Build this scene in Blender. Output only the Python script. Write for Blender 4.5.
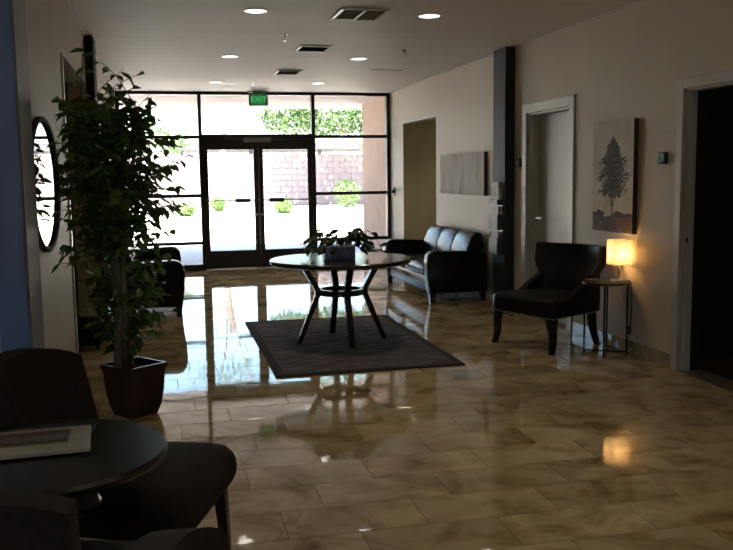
import bpy, bmesh, math, random
from mathutils import Vector, Matrix, Euler
for o in list(bpy.data.objects): bpy.data.objects.remove(o, do_unlink=True)
S = bpy.context.scene
COL = S.collection
PI = math.pi
def R(d): return math.radians(d)

# ---------------------------------------------------------------- camera
cam = bpy.data.cameras.new('camera'); cam_o = bpy.data.objects.new('camera', cam); COL.objects.link(cam_o)
right = Vector((.97327, -.22926, -.01381)); up = Vector((.03988, .10951, .99319)); fwd = Vector((.22619, .96719, -.11572))
M4 = Matrix.Identity(4)
for i in range(3):
    M4[i][0] = right[i]; M4[i][1] = up[i]; M4[i][2] = -fwd[i]
M4[2][3] = 1.5
cam_o.matrix_world = M4
cam.sensor_width = 36; cam.lens = 860.7 / 733 * 36; cam.clip_start = .02; cam.clip_end = 500
S.camera = cam_o
# ---------------------------------------------------------------- sky, sun, exposure
SKY = .13; SUN = 6.3
W = bpy.data.worlds.new('sky'); S.world = W; W.use_nodes = True
nt = W.node_tree; bg = nt.nodes['Background']
sky = nt.nodes.new('ShaderNodeTexSky'); sky.sky_type = 'NISHITA'; sky.sun_disc = False
sky.sun_elevation = R(58); sky.sun_rotation = R(190); sky.air_density = 1.0; sky.dust_density = 2.0
nt.links.new(sky.outputs[0], bg.inputs[0]); bg.inputs[1].default_value = SKY
sl = bpy.data.lights.new('sun', 'SUN'); sl.energy = SUN; sl.angle = R(.5); sl.color = (1, .95, .87)
so = bpy.data.objects.new('sun', sl); COL.objects.link(so)
so.rotation_euler = Vector((.14, .52, -.86)).to_track_quat('-Z', 'Y').to_euler(); so.location = (0, 8, 30)
S.view_settings.view_transform = 'Standard'; S.view_settings.look = 'None'
S.view_settings.gamma = 1; S.view_settings.use_curve_mapping = False
S.view_settings.exposure = 3.3

# ---------------------------------------------------------------- materials
def hexless(c): return (c[0], c[1], c[2], 1)
def newmat(name):
    m = bpy.data.materials.new(name); m.use_nodes = True
    return m, m.node_tree, m.node_tree.nodes['Principled BSDF']
def mat(name, c, rough=.5, metal=0, c2=None, scale=6, detail=4, bump=0, bscale=None, coat=0, spec=.5, stretch=(1, 1, 1), emit=None, estr=0, sss=0):
    m, t, b = newmat(name)
    b.inputs['Roughness'].default_value = rough; b.inputs['Metallic'].default_value = metal
    b.inputs['Coat Weight'].default_value = coat; b.inputs['Coat Roughness'].default_value = .12
    b.inputs['Specular IOR Level'].default_value = spec
    tc = t.nodes.new('ShaderNodeTexCoord'); mp = t.nodes.new('ShaderNodeMapping'); mp.inputs['Scale'].default_value = stretch
    t.links.new(tc.outputs['Object'], mp.inputs[0])
    nz = t.nodes.new('ShaderNodeTexNoise'); nz.inputs['Scale'].default_value = scale; nz.inputs['Detail'].default_value = detail
    t.links.new(mp.outputs[0], nz.inputs['Vector'])
    mx = t.nodes.new('ShaderNodeMix'); mx.data_type = 'RGBA'
    if c2 is None: c2 = tuple(x * .82 for x in c)
    mx.inputs['A'].default_value = hexless(c); mx.inputs['B'].default_value = hexless(c2)
    rp = t.nodes.new('ShaderNodeMapRange'); rp.inputs['From Min'].default_value = .3; rp.inputs['From Max'].default_value = .7
    t.links.new(nz.outputs['Fac'], rp.inputs['Value']); t.links.new(rp.outputs[0], mx.inputs['Factor'])
    t.links.new(mx.outputs['Result'], b.inputs['Base Color'])
    if bump:
        n2 = t.nodes.new('ShaderNodeTexNoise'); n2.inputs['Scale'].default_value = bscale or scale * 6; n2.inputs['Detail'].default_value = 5
        t.links.new(mp.outputs[0], n2.inputs['Vector'])
        bp = t.nodes.new('ShaderNodeBump'); bp.inputs['Strength'].default_value = bump; bp.inputs['Distance'].default_value = .01
        t.links.new(n2.outputs['Fac'], bp.inputs['Height']); t.links.new(bp.outputs[0], b.inputs['Normal'])
    if emit:
        b.inputs['Emission Color'].default_value = hexless(emit); b.inputs['Emission Strength'].default_value = estr
    return m

MT = {}
MT['wall'] = mat('beige_wall_paint', (.61, .535, .425), .55, c2=(.575, .505, .40), scale=2, bump=.05, bscale=90)
MT['ceiling'] = mat('ceiling_paint', (.73, .685, .66), .6, c2=(.67, .625, .60), scale=1.6, detail=6, stretch=(.25, 7, 1))
MT['trim'] = mat('door_frame_paint', (.60, .57, .53), .35, scale=3)
MT['doorslab'] = mat('door_slab_paint', (.60, .57, .53), .4, scale=1.5)
MT['olive'] = mat('olive_hall_paint', (.58, .52, .33), .6, scale=2)
MT['brownhall'] = mat('brown_hall_paint', (.10, .065, .045), .6, scale=2)
MT['darkroom'] = mat('unlit_room_shade', (.02, .018, .016), .8, scale=2)  # near-black colour stands in for the room's lack of light
MT['slate'] = mat('slate_blue_column_paint', (.030, .034, .040), .6, scale=3, spec=.25)
MT['blue'] = mat('deep_blue_column_paint', (.13, .20, .42), .5, scale=3)
MT['greypanel'] = mat('grey_column_side', (.16, .16, .165), .4, scale=3)
MT['bronze'] = mat('dark_bronze_aluminium', (.032, .026, .026), .4, metal=.3, scale=8)
MT['steel'] = mat('brushed_steel', (.6, .6, .6), .28, metal=1, scale=20)
MT['leather'] = mat('black_leather', (.010, .009, .010), .27, c2=(.015, .014, .014), scale=5, bump=.08, bscale=160, spec=.32)
MT['brownleather'] = mat('dark_brown_leather', (.007, .005, .0045), .45, c2=(.011, .0075, .0065), scale=5, bump=.12, bscale=160, spec=.25)
MT['upholstery'] = mat('dark_brown_upholstery', (.030, .015, .010), .9, c2=(.010, .006, .0055), scale=60, detail=3, bump=.4, bscale=300)
MT['darkwood'] = mat('espresso_wood', (.012, .007, .0055), .3, c2=(.018, .010, .007), scale=5, stretch=(1, 8, 1), coat=.25)
MT['tablewood'] = mat('espresso_table_wood', (.020, .012, .010), .22, c2=(.03, .018, .014), scale=4, stretch=(1, 9, 1), coat=.3)
MT['blackmetal'] = mat('black_metal', (.008, .008, .009), .4, metal=.6)
MT['greytop'] = mat('dark_grey_table_top', (.03, .033, .037), .3)
MT['pot'] = mat('oxblood_glazed_pot', (.05, .02, .014), .35, c2=(.025, .012, .01), scale=5)
MT['soil'] = mat('dark_soil', (.02, .015, .011), .95, bump=.6, bscale=60)
MT['bark'] = mat('grey_brown_bark', (.24, .195, .16), .8, c2=(.13, .105, .085), scale=12, stretch=(2, 2, .4), bump=.4)
MT['canvas'] = mat('pale_painted_canvas', (.76, .72, .69), .75, c2=(.52, .475, .46), scale=3.4, detail=8, stretch=(1, 1.6, .6), bump=.1)
MT['canvas2'] = mat('cream_grey_canvas', (.84, .79, .69), .75, c2=(.60, .555, .48), scale=5, detail=8, bump=.1)
MT['canvasedge'] = mat('dark_canvas_edge', (.07, .055, .05), .7)
MT['paint_tree'] = mat('dark_grey_green_paint', (.060, .066, .058), .8, c2=(.13, .135, .12), scale=25)
MT['paint_earth'] = mat('mauve_brown_paint', (.17, .135, .13), .8, c2=(.07, .045, .042), scale=14, stretch=(1, 1, 2.5))
MT['vent'] = mat('vent_metal', (.50, .47, .40), .5)
MT['ventdark'] = mat('dark_vent_metal', (.05, .05, .048), .6)  # darker metal for the two dark vents
MT['plasticdark'] = mat('black_plastic', (.02, .021, .024), .35)
MT['plasticgrey'] = mat('grey_plastic', (.30, .29, .27), .5)
MT['lcd'] = mat('green_display', (.015, .03, .02), .7, emit=(.15, .5, .28), estr=.008)
MT['paper'] = mat('off_white_paper', (.55, .53, .47), .6)
MT['papergrey'] = mat('grey_photo_print', (.30, .28, .27), .5, c2=(.12, .11, .10), scale=18, stretch=(1, 4, 1))
MT['papertan'] = mat('tan_photo_print', (.22, .13, .06), .5, c2=(.09, .05, .03), scale=18, stretch=(1, 4, 1))
MT['ink'] = mat('dark_ink', (.04, .032, .028), .6)
MT['bluecover'] = mat('navy_cover_print', (.035, .045, .075), .4, c2=(.02, .026, .04), scale=20)
MT['yellowink'] = mat('yellow_print', (.35, .33, .06), .5)
MT['red'] = mat('red_brown_print', (.17, .065, .06), .5, c2=(.07, .035, .035), scale=25)
MT['redgrey'] = mat('brown_grey_print', (.16, .11, .10), .5)
MT['smoke'] = mat('smoky_clear_plastic', (.085, .085, .09), .5, scale=8)
MT['stucco'] = mat('pink_tan_stucco', (.46, .32, .25), .9, c2=(.40, .27, .21), scale=4, bump=.3, bscale=50)
MT['soffit'] = mat('soffit_stucco', (.62, .53, .48), .9, scale=3)
MT['gravel'] = mat('pale_gravel', (.60, .55, .48), .95, c2=(.5, .45, .39), scale=20, bump=.3)
MT['concrete'] = mat('pale_concrete', (.55, .54, .53), .85, scale=3)
MT['block'] = mat('mauve_block', (.26, .215, .23), .9, c2=(.22, .18, .19), scale=6, bump=.3)
MT['mortar'] = mat('block_mortar', (.30, .26, .25), .95)
MT['roofdark'] = mat('dark_roofing', (.05, .05, .055), .8)
MT['planterblue'] = mat('blue_ceramic', (.16, .21, .40), .3, scale=10)
MT['planterwhite'] = mat('pale_blue_ceramic_lattice', (.50, .56, .72), .35)
MT['housing'] = mat('brown_grey_housing', (.20, .16, .14), .5)
MT['tape'] = mat('header_label_plate', (.28, .27, .26), .5)

def leafmat(name, c1, c2, transl=.25):
    m, t, b = newmat(name)
    b.inputs['Roughness'].default_value = .42
    oi = t.nodes.new('ShaderNodeObjectInfo'); ge = t.nodes.new('ShaderNodeNewGeometry')
    ad = t.nodes.new('ShaderNodeMath'); ad.operation = 'ADD'
    t.links.new(oi.outputs['Random'], ad.inputs[0]); t.links.new(ge.outputs['Random Per Island'], ad.inputs[1])
    fr = t.nodes.new('ShaderNodeMath'); fr.operation = 'FRACT'; t.links.new(ad.outputs[0], fr.inputs[0])
    mx = t.nodes.new('ShaderNodeMix'); mx.data_type = 'RGBA'
    mx.inputs['A'].default_value = hexless(c1); mx.inputs['B'].default_value = hexless(c2)
    t.links.new(fr.outputs[0], mx.inputs['Factor']); t.links.new(mx.outputs['Result'], b.inputs['Base Color'])
    tr = t.nodes.new('ShaderNodeBsdfTranslucent'); t.links.new(mx.outputs['Result'], tr.inputs[0])
    ms = t.nodes.new('ShaderNodeMixShader'); ms.inputs[0].default_value = transl
    t.links.new(b.outputs[0], ms.inputs[1]); t.links.new(tr.outputs[0], ms.inputs[2])
    t.links.new(ms.outputs[0], t.nodes['Material Output'].inputs['Surface'])
    return m
MT['ficus'] = leafmat('ficus_leaf', (.07, .15, .04), (.18, .28, .075), .38)
MT['pothos'] = leafmat('pothos_leaf', (.022, .045, .018), (.05, .08, .028), .2)
MT['treeleaf'] = leafmat('tree_leaf', (.06, .12, .04), (.12, .20, .07), .3)
MT['shrubleaf'] = leafmat('shrub_leaf', (.10, .19, .05), (.18, .28, .09), .3)

def glassmat():
    m, t, b = newmat('window_glass'); t.nodes.remove(b)
    tr = t.nodes.new('ShaderNodeBsdfTransparent'); tr.inputs[0].default_value = (.93, .95, .94, 1)
    gl = t.nodes.new('ShaderNodeBsdfGlossy'); gl.inputs['Roughness'].default_value = .01
    fr = t.nodes.new('ShaderNodeFresnel'); fr.inputs[0].default_value = 1.45
    ms = t.nodes.new('ShaderNodeMixShader')
    t.links.new(fr.outputs[0], ms.inputs[0]); t.links.new(tr.outputs[0], ms.inputs[1]); t.links.new(gl.outputs[0], ms.inputs[2])
    t.links.new(ms.outputs[0], t.nodes['Material Output'].inputs['Surface'])
    return m
MT['glass'] = glassmat()
def mirrormat():
    m, t, b = newmat('mirror_silver'); b.inputs['Metallic'].default_value = 1; b.inputs['Roughness'].default_value = .02
    b.inputs['Base Color'].default_value = (.85, .85, .85, 1); return m
MT['mirror'] = mirrormat()
def emat(name, c, s):
    m, t, b = newmat(name); b.inputs['Base Color'].default_value = (.8, .8, .8, 1)
    b.inputs['Emission Color'].default_value = hexless(c); b.inputs['Emission Strength'].default_value = s; return m
MT['lamp_disc'] = emat('downlight_glow', (1, .93, .84), .6)
MT['exitgreen'] = mat('exit_green_panel', (.01, .10, .03), .5, emit=(.015, .28, .06), estr=.045)
MT['exitletter'] = mat('exit_letters', (.05, .3, .1), .5, emit=(.16, .75, .32), estr=.065)

def tilemat():
    m, t, b = newmat('travertine_tile')
    ge = t.nodes.new('ShaderNodeNewGeometry'); oi = t.nodes.new('ShaderNodeObjectInfo')
    ad = t.nodes.new('ShaderNodeMath'); ad.operation = 'ADD'
    t.links.new(oi.outputs['Random'], ad.inputs[0]); t.links.new(ge.outputs['Random Per Island'], ad.inputs[1])
    fr = t.nodes.new('ShaderNodeMath'); fr.operation = 'FRACT'; t.links.new(ad.outputs[0], fr.inputs[0])
    sc = t.nodes.new('ShaderNodeMath'); sc.operation = 'MULTIPLY'; sc.inputs[1].default_value = 37
    t.links.new(fr.outputs[0], sc.inputs[0])
    cb = t.nodes.new('ShaderNodeCombineXYZ'); t.links.new(sc.outputs[0], cb.inputs[2])
    va = t.nodes.new('ShaderNodeVectorMath'); va.operation = 'ADD'
    t.links.new(ge.outputs['Position'], va.inputs[0]); t.links.new(cb.outputs[0], va.inputs[1])
    n1 = t.nodes.new('ShaderNodeTexNoise'); n1.inputs['Scale'].default_value = 3.2; n1.inputs['Detail'].default_value = 8; n1.inputs['Roughness'].default_value = .62; n1.inputs['Distortion'].default_value = .6
    t.links.new(va.outputs[0], n1.inputs['Vector'])
    r1 = t.nodes.new('ShaderNodeValToRGB'); e = r1.color_ramp.elements
    e[0].position = .3; e[0].color = (.19, .12, .05, 1); e[1].position = .72; e[1].color = (.62, .49, .30, 1)
    k = r1.color_ramp.elements.new(.42); k.color = (.38, .27, .13, 1)
    k = r1.color_ramp.elements.new(.55); k.color = (.54, .41, .23, 1)
    t.links.new(n1.outputs['Fac'], r1.inputs[0])
    hs = t.nodes.new('ShaderNodeHueSaturation')
    mr = t.nodes.new('ShaderNodeMapRange'); mr.inputs['To Min'].default_value = .84; mr.inputs['To Max'].default_value = 1.12
    t.links.new(fr.outputs[0], mr.inputs['Value']); t.links.new(mr.outputs[0], hs.inputs['Value'])
    t.links.new(r1.outputs[0], hs.inputs['Color']); t.links.new(hs.outputs[0], b.inputs['Base Color'])
    n2 = t.nodes.new('ShaderNodeTexNoise'); n2.inputs['Scale'].default_value = 9; n2.inputs['Detail'].default_value = 3
    t.links.new(va.outputs[0], n2.inputs['Vector'])
    mr2 = t.nodes.new('ShaderNodeMapRange'); mr2.inputs['To Min'].default_value = .015; mr2.inputs['To Max'].default_value = .055
    t.links.new(n2.outputs['Fac'], mr2.inputs['Value']); t.links.new(mr2.outputs[0], b.inputs['Roughness'])
    bp = t.nodes.new('ShaderNodeBump'); bp.inputs['Strength'].default_value = .03; bp.inputs['Distance'].default_value = .01
    t.links.new(n2.outputs['Fac'], bp.inputs['Height']); t.links.new(bp.outputs[0], b.inputs['Normal'])
    b.inputs['Specular IOR Level'].default_value = .42
    return m
MT['tile'] = tilemat()
MT['grout'] = mat('brown_grout', (.14, .105, .065), .8)
def rugmat():
    m, t, b = newmat('dark_woven_rug'); b.inputs['Roughness'].default_value = .95; b.inputs['Specular IOR Level'].default_value = .15
    tc = t.nodes.new('ShaderNodeTexCoord'); mp = t.nodes.new('ShaderNodeMapping'); mp.inputs['Scale'].default_value = (3, 26, 1)
    t.links.new(tc.outputs['Object'], mp.inputs[0])
    nz = t.nodes.new('ShaderNodeTexNoise'); nz.inputs['Scale'].default_value = 1.5; nz.inputs['Detail'].default_value = 6; t.links.new(mp.outputs[0], nz.inputs['Vector'])
    r = t.nodes.new('ShaderNodeValToRGB'); e = r.color_ramp.elements
    e[0].position = .36; e[0].color = (.03, .025, .026, 1); e[1].position = .66; e[1].color = (.22, .18, .175, 1)
    k = e.new(.5); k.color = (.10, .08, .078, 1)
    t.links.new(nz.outputs['Fac'], r.inputs[0]); t.links.new(r.outputs[0], b.inputs['Base Color'])
    n2 = t.nodes.new('ShaderNodeTexNoise'); n2.inputs['Scale'].default_value = 220; t.links.new(tc.outputs['Object'], n2.inputs['Vector'])
    bp = t.nodes.new('ShaderNodeBump'); bp.inputs['Strength'].default_value = .5; bp.inputs['Distance'].default_value = .004
    t.links.new(n2.outputs['Fac'], bp.inputs['Height']); t.links.new(bp.outputs[0], b.inputs['Normal'])
    return m
MT['rug'] = rugmat()
MT['rugborder'] = mat('charcoal_rug_border', (.04, .033, .033), .95, c2=(.065, .055, .054), scale=60, spec=.1)
def shademat():
    m, t, b = newmat('glowing_lamp_shade'); t.nodes.remove(b)
    tc = t.nodes.new('ShaderNodeTexCoord'); mp = t.nodes.new('ShaderNodeMapping'); mp.inputs['Scale'].default_value = (1, 1, 7)
    t.links.new(tc.outputs['Object'], mp.inputs[0])
    nz = t.nodes.new('ShaderNodeTexNoise'); nz.inputs['Scale'].default_value = 22; nz.inputs['Detail'].default_value = 4; t.links.new(mp.outputs[0], nz.inputs['Vector'])
    r = t.nodes.new('ShaderNodeValToRGB'); e = r.color_ramp.elements
    e[0].position = .35; e[0].color = (.55, .47, .36, 1); e[1].position = .65; e[1].color = (.92, .86, .74, 1)
    t.links.new(nz.outputs['Fac'], r.inputs[0])
    df = t.nodes.new('ShaderNodeBsdfDiffuse'); tr = t.nodes.new('ShaderNodeBsdfTranslucent')
    t.links.new(r.outputs[0], df.inputs[0]); t.links.new(r.outputs[0], tr.inputs[0])
    ms = t.nodes.new('ShaderNodeMixShader'); ms.inputs[0].default_value = .55
    t.links.new(df.outputs[0], ms.inputs[1]); t.links.new(tr.outputs[0], ms.inputs[2])
    t.links.new(ms.outputs[0], t.nodes['Material Output'].inputs['Surface'])
    return m
MT['shade'] = shademat()

# ---------------------------------------------------------------- helpers
def tag(o, label=None, cat=None, group=None, kind=None):
    if label: o['label'] = label
    if cat: o['category'] = cat
    if group: o['group'] = group
    if kind: o['kind'] = kind
    return o
def empty(name, loc=(0, 0, 0), rz=0):
    o = bpy.data.objects.new(name, None); o.empty_display_size = .05; COL.objects.link(o)
    o.location = loc; o.rotation_euler = (0, 0, rz); return o
def link(name, me, m=None, parent=None, loc=None, rot=None):
    if m is not None and not me.materials: me.materials.append(MT[m] if isinstance(m, str) else m)
    o = bpy.data.objects.new(name, me); COL.objects.link(o)
    if parent: o.parent = parent
    if loc: o.location = loc
    if rot: o.rotation_euler = rot
    return o
def obj(name, bm, m, parent=None, smooth=False, loc=None, rot=None):
    bmesh.ops.recalc_face_normals(bm, faces=bm.faces[:])
    me = bpy.data.meshes.new(name); bm.to_mesh(me); bm.free()
    if smooth:
        for p in me.polygons: p.use_smooth = True
    return link(name, me, m, parent, loc, rot)
def autosmooth(o, ang=40):
    me = o.data
    for p in me.polygons: p.use_smooth = True
    me.set_sharp_from_angle(angle=R(ang)); return o
def box(bm, x0, x1, y0, y1, z0, z1, bev=0, seg=2):
    r = bmesh.ops.create_cube(bm, size=1)
    vs = r['verts']
    for v in vs: v.co = Vector(((x0 + x1) / 2 + v.co.x * (x1 - x0), (y0 + y1) / 2 + v.co.y * (y1 - y0), (z0 + z1) / 2 + v.co.z * (z1 - z0)))
    if bev:
        es = list({e for v in vs for e in v.link_edges})
        r = bmesh.ops.bevel(bm, geom=es, offset=bev, segments=seg, affect='EDGES', profile=.5)
    return vs
def boxobj(name, x0, x1, y0, y1, z0, z1, m, parent=None, bev=0, seg=2):
    bm = bmesh.new(); box(bm, x0, x1, y0, y1, z0, z1, bev, seg)
    o = obj(name, bm, m, parent)
    if bev and seg > 1: autosmooth(o)
    return o
def tube(bm, pts, r, seg=8, caps=True):
    pts = [Vector(p) for p in pts]
    rs = r if isinstance(r, (list, tuple)) else [r] * len(pts)
    rings = []; ref = None
    for i, p in enumerate(pts):
        d = (pts[min(i + 1, len(pts) - 1)] - pts[max(i - 1, 0)]).normalized()
        if ref is None: ref = Vector((0, 0, 1)) if abs(d.z) < .9 else Vector((1, 0, 0))
        a = d.cross(ref).normalized(); b = d.cross(a).normalized(); ref = b.cross(d) * -1 if False else ref
        rings.append([bm.verts.new(p + (a * math.cos(2 * PI * k / seg) + b * math.sin(2 * PI * k / seg)) * rs[i]) for k in range(seg)])
    for i in range(len(rings) - 1):
        for k in range(seg):
            bm.faces.new((rings[i][k], rings[i][(k + 1) % seg], rings[i + 1][(k + 1) % seg], rings[i + 1][k]))
    if caps:
        bm.faces.new(rings[0][::-1]); bm.faces.new(rings[-1])
def lathe(bm, prof, cx=0, cy=0, seg=32, cap=True):
    rings = []
    for (r, z) in prof:
        rings.append([bm.verts.new((cx + r * math.cos(2 * PI * k / seg), cy + r * math.sin(2 * PI * k / seg), z)) for k in range(seg)])
    for i in range(len(rings) - 1):
        for k in range(seg):
            bm.faces.new((rings[i][k], rings[i][(k + 1) % seg], rings[i + 1][(k + 1) % seg], rings[i + 1][k]))
    if cap:
        bm.faces.new(rings[0][::-1]); bm.faces.new(rings[-1])
def bar(bm, a, b, wa, ta, wb=None, tb=None, side=Vector((0, 1, 0))):
    """tapered rectangular bar from a to b; width along `side`, thickness across"""
    a = Vector(a); b = Vector(b); wb = wa if wb is None else wb; tb = ta if tb is None else tb
    d = (b - a).normalized(); s = (side - d * side.dot(d)).normalized(); n = d.cross(s)
    v = []
    for p, w, t in ((a, wa, ta), (b, wb, tb)):
        for i, j in ((-1, -1), (1, -1), (1, 1), (-1, 1)):
            v.append(bm.verts.new(p + s * i * w / 2 + n * j * t / 2))
    for q in ((0, 1, 2, 3), (7, 6, 5, 4), (0, 4, 5, 1), (1, 5, 6, 2), (2, 6, 7, 3), (3, 7, 4, 0)):
        bm.faces.new([v[k] for k in q])
def clampz(bm, z=0.0):
    for v in bm.verts: v.co.z = max(v.co.z, z)
def cushion(bm, x0, x1, y0, y1, z0, z1, r, crown=0, cuts=9):
    bmesh.ops.create_cube(bm, size=2); bmesh.ops.subdivide_edges(bm, edges=bm.edges[:], cuts=cuts, use_grid_fill=True)
    h = Vector(((x1 - x0) / 2, (y1 - y0) / 2, (z1 - z0) / 2)); c = Vector(((x0 + x1) / 2, (y0 + y1) / 2, (z0 + z1) / 2))
    for v in bm.verts:
        u = v.co.copy(); p = Vector([math.copysign(abs(u[i]) ** .75, u[i]) * h[i] for i in range(3)])
        q = Vector([max(-(h[i] - r), min(h[i] - r, p[i])) for i in range(3)])
        d = p - q
        if d.length > 1e-6: p = q + d.normalized() * r
        p.z += crown * (1 - (p.x / h.x) ** 2) * (1 - (p.y / h.y) ** 2) * (1 if u.z > 0 else 0)
        v.co = p + c
def prism(bm, poly, y0, y1, bev=0, seg=3):
    """polygon in xz extruded along y"""
    n = len(poly)
    a = [bm.verts.new((x, y0, z)) for x, z in poly]; b = [bm.verts.new((x, y1, z)) for x, z in poly]
    fs = [bm.faces.new(a), bm.faces.new(b[::-1])]
    for i in range(n): fs.append(bm.faces.new((a[i], b[i], b[(i + 1) % n], a[(i + 1) % n])))
    if bev:
        es = list({e for f in fs[:2] for e in f.edges})
        bmesh.ops.bevel(bm, geom=es, offset=bev, segments=seg, affect='EDGES', profile=.5)
def quads(bm, vs, fs):
    v = [bm.verts.new(p) for p in vs]
    for f in fs: bm.faces.new([v[i] for i in f])
def copy_thing(root):
    r = root.copy(); COL.objects.link(r)
    for ch in list(root.children):
        c = ch.copy(); COL.objects.link(c); c.parent = r
        for g in list(ch.children):
            d = g.copy(); COL.objects.link(d); d.parent = c
    return r
def smoothpath(pts, n=4):
    out = []
    P = [Vector(p) for p in pts]
    for i in range(len(P) - 1):
        p0 = P[max(i - 1, 0)]; p1 = P[i]; p2 = P[i + 1]; p3 = P[min(i + 2, len(P) - 1)]
        for k in range(n):
            t = k / n
            out.append(.5 * ((2 * p1) + (-p0 + p2) * t + (2 * p0 - 5 * p1 + 4 * p2 - p3) * t * t + (-p0 + 3 * p1 - 3 * p2 + p3) * t ** 3))
    out.append(P[-1]); return out

XR, XL, ZC, YS = 3.723, -.67, 2.837, 14.10
XA = -2.0          # alcove depth on the left, beside the camera
YB = -2.0          # wall behind the camera

# ================================================================ STRUCTURE
floor = empty('floor'); tag(floor, 'polished travertine tile floor of the lobby', kind='structure')
boxobj('slab', XA - .2, XR + .2, YB - .2, YS + .08, -.12, -.0025, 'grout', floor)
TW, TD = .6096, .3048; G = .003
bm = bmesh.new(); box(bm, -TW / 2 + G / 2, TW / 2 - G / 2, -TD / 2 + G / 2, TD / 2 - G / 2, -.01, 0)
top = [e for e in bm.edges if all(v.co.z > -.001 for v in e.verts)]
bmesh.ops.bevel(bm, geom=top, offset=.0012, segments=1, affect='EDGES')
tme = bpy.data.meshes.new('tile'); bm.to_mesh(tme); bm.free(); tme.materials.append(MT['tile'])
random.seed(5)
bmr = bmesh.new(); ntile = 0
y = 14.08 - TD / 2; row = 0
def clipx(x0, x1, a, b): return max(x0, a), min(x1, b)
while y > YB:
    off = (row % 2) * TW / 2 + .22 + (.1 if row % 4 > 1 else 0)
    x = XA - TW + off
    while x - TW / 2 < XR:
        lim = XL if y > 3.95 else XA
        hall = 6.62 < y < 8.6
        if hall: lim = XA
        x0, x1 = clipx(x - TW / 2, x + TW / 2, lim, XR)
        if x1 - x0 > .03:
            rx, ry = random.gauss(0, .0011), random.gauss(0, .0008); dz = -.0006 + random.uniform(-.0004, .0004)
            full = (x1 - x0) > TW - .001
            # seen large in the photograph: rows nearer than about 8.6 m and inside the view
            vis = 2.9 < y < 8.7 and x > -.72 + 0 * y and x < 1.2 + .62 * y * .86
            if full and vis and ntile < 300:
                ntile += 1
                o = link('tile', tme, None, floor, (x, y, dz), (rx, ry, 0))
            else:
                b2 = bmr
                r = bmesh.ops.create_cube(b2, size=1)
                for v in r['verts']:
                    px = (x0 + G / 2) if v.co.x < 0 else (x1 - G / 2); py = v.co.y * (TD - G)
                    v.co = Vector((px, y + py, (0 if v.co.z > 0 else -.01) + dz + py * rx - (px - x) * ry))
        x += TW
    y -= TD; row += 1
tag(obj('tile_field', bmr, 'tile', floor), kind='stuff')
print('tiles', ntile)

# ceiling
ceil = boxobj('ceiling', XA - .2, XR + .2, YB - .2, YS + .1, ZC, ZC + .15, 'ceiling'); tag(ceil, 'smooth painted ceiling over the whole lobby', kind='structure')

# right wall with three openings
O1 = (11.56, 13.25, 2.30); D1 = (7.47, 8.47, 2.12); D2 = (4.55, 5.675, 2.10); TH = .16
def wall_with_openings(name, x0, x1, y0, y1, ops, m, label):
    root = empty(name); tag(root, label, kind='structure')
    cur = y0
    for (a, b, zt) in sorted(ops):
        boxobj('wall_section', x0, x1, cur, a, 0, ZC, m, root)
        boxobj('wall_header', x0, x1, a, b, zt, ZC, m, root)
        cur = b
    boxobj('wall_section', x0, x1, cur, y1, 0, ZC, m, root)
    return root
wall_with_openings('wall_right', XR, XR + TH, YB, YS + .05, [O1, D1, D2], 'wall', 'long beige right wall with three openings')
OL = (6.62, 8.6, 2.40)
wall_with_openings('wall_left', XL - TH, XL, 3.95, YS + .05, [OL], 'wall', 'beige left wall beyond the blue column')
o = boxobj('wall_alcove', XA, XL - TH, 3.95, 4.11, 0, ZC, 'wall'); tag(o, 'beige return wall beside the blue column', kind='structure')
o = boxobj('wall_alcove_side', XA - .15, XA, YB, 4.11, 0, ZC, 'wall'); tag(o, 'side wall of the seating alcove', kind='structure')
WB = (-1.80, -.75, 1.0, 2.30)     # opening for a window added behind the viewer to light the foreground
t = empty('wall_back'); tag(t, 'wall behind the viewer with an added window', kind='structure')
boxobj('wall_section', XA - .15, WB[0], YB - .15, YB, 0, ZC, 'wall', t); boxobj('wall_section', WB[1], XR + TH, YB - .15, YB, 0, ZC, 'wall', t)
boxobj('wall_sill', WB[0], WB[1], YB - .15, YB, 0, WB[2], 'wall', t); boxobj('wall_header', WB[0], WB[1], YB - .15, YB, WB[3], ZC, 'wall', t)
t = empty('added_rear_window'); tag(t, 'unseen window added behind the viewer for cool daylight', kind='structure')
for x in (WB[0], (WB[0] + WB[1]) / 2 - .025, WB[1] - .05): boxobj('window_frame', x, x + .05, YB - .10, YB - .04, WB[2], WB[3], 'bronze', t)
for z in (WB[2], WB[3] - .05): boxobj('window_frame', WB[0] + .05, WB[1] - .05, YB - .10, YB - .04, z, z + .05, 'bronze', t)
boxobj('pane', WB[0] + .05, WB[1] - .05, YB - .074, YB - .066, WB[2] + .05, WB[3] - .05, 'glass', t)
o = boxobj('added_sun_block', -8, 12, YB - 2.2, YB - .16, ZC, ZC + .3, 'soffit'); tag(o, 'unseen overhang added to keep sun out of the rear window', kind='structure')  # added slab, blocks direct sun from the rear window
o = boxobj('added_rear_ground', -40, 60, -40, YB - .16, -.12, -.02, 'concrete'); tag(o, 'unseen concrete paving added behind the building to bounce daylight', kind='structure')  # added surface, bounces daylight into the rear window

# hall behind the far right opening: olive walls
h = empty('wall_olive_hall'); tag(h, 'olive painted side hall behind the right opening', kind='structure')
boxobj('far_side', XR + TH, 7.0, O1[1], O1[1] + .1, 0, ZC, 'olive', h)
boxobj('near_side', XR + TH, 7.0, O1[0] - .1, O1[0], 0, ZC, 'olive', h)
boxobj('hall_end', 7.0, 7.1, O1[0] - .1, O1[1] + .1, 0, ZC, 'olive', h)
boxobj('hall_top', XR + TH, 7.0, O1[0], O1[1], 2.45, 2.55, 'olive', h)
boxobj('hall_floor', XR + TH, 7.0, O1[0] - .1, O1[1] + .1, -.06, 0, 'tile', h)
boxobj('jamb_lining', XR + .004, XR + TH, O1[1] - .004, O1[1], 0, O1[2], 'olive', h)
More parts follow.
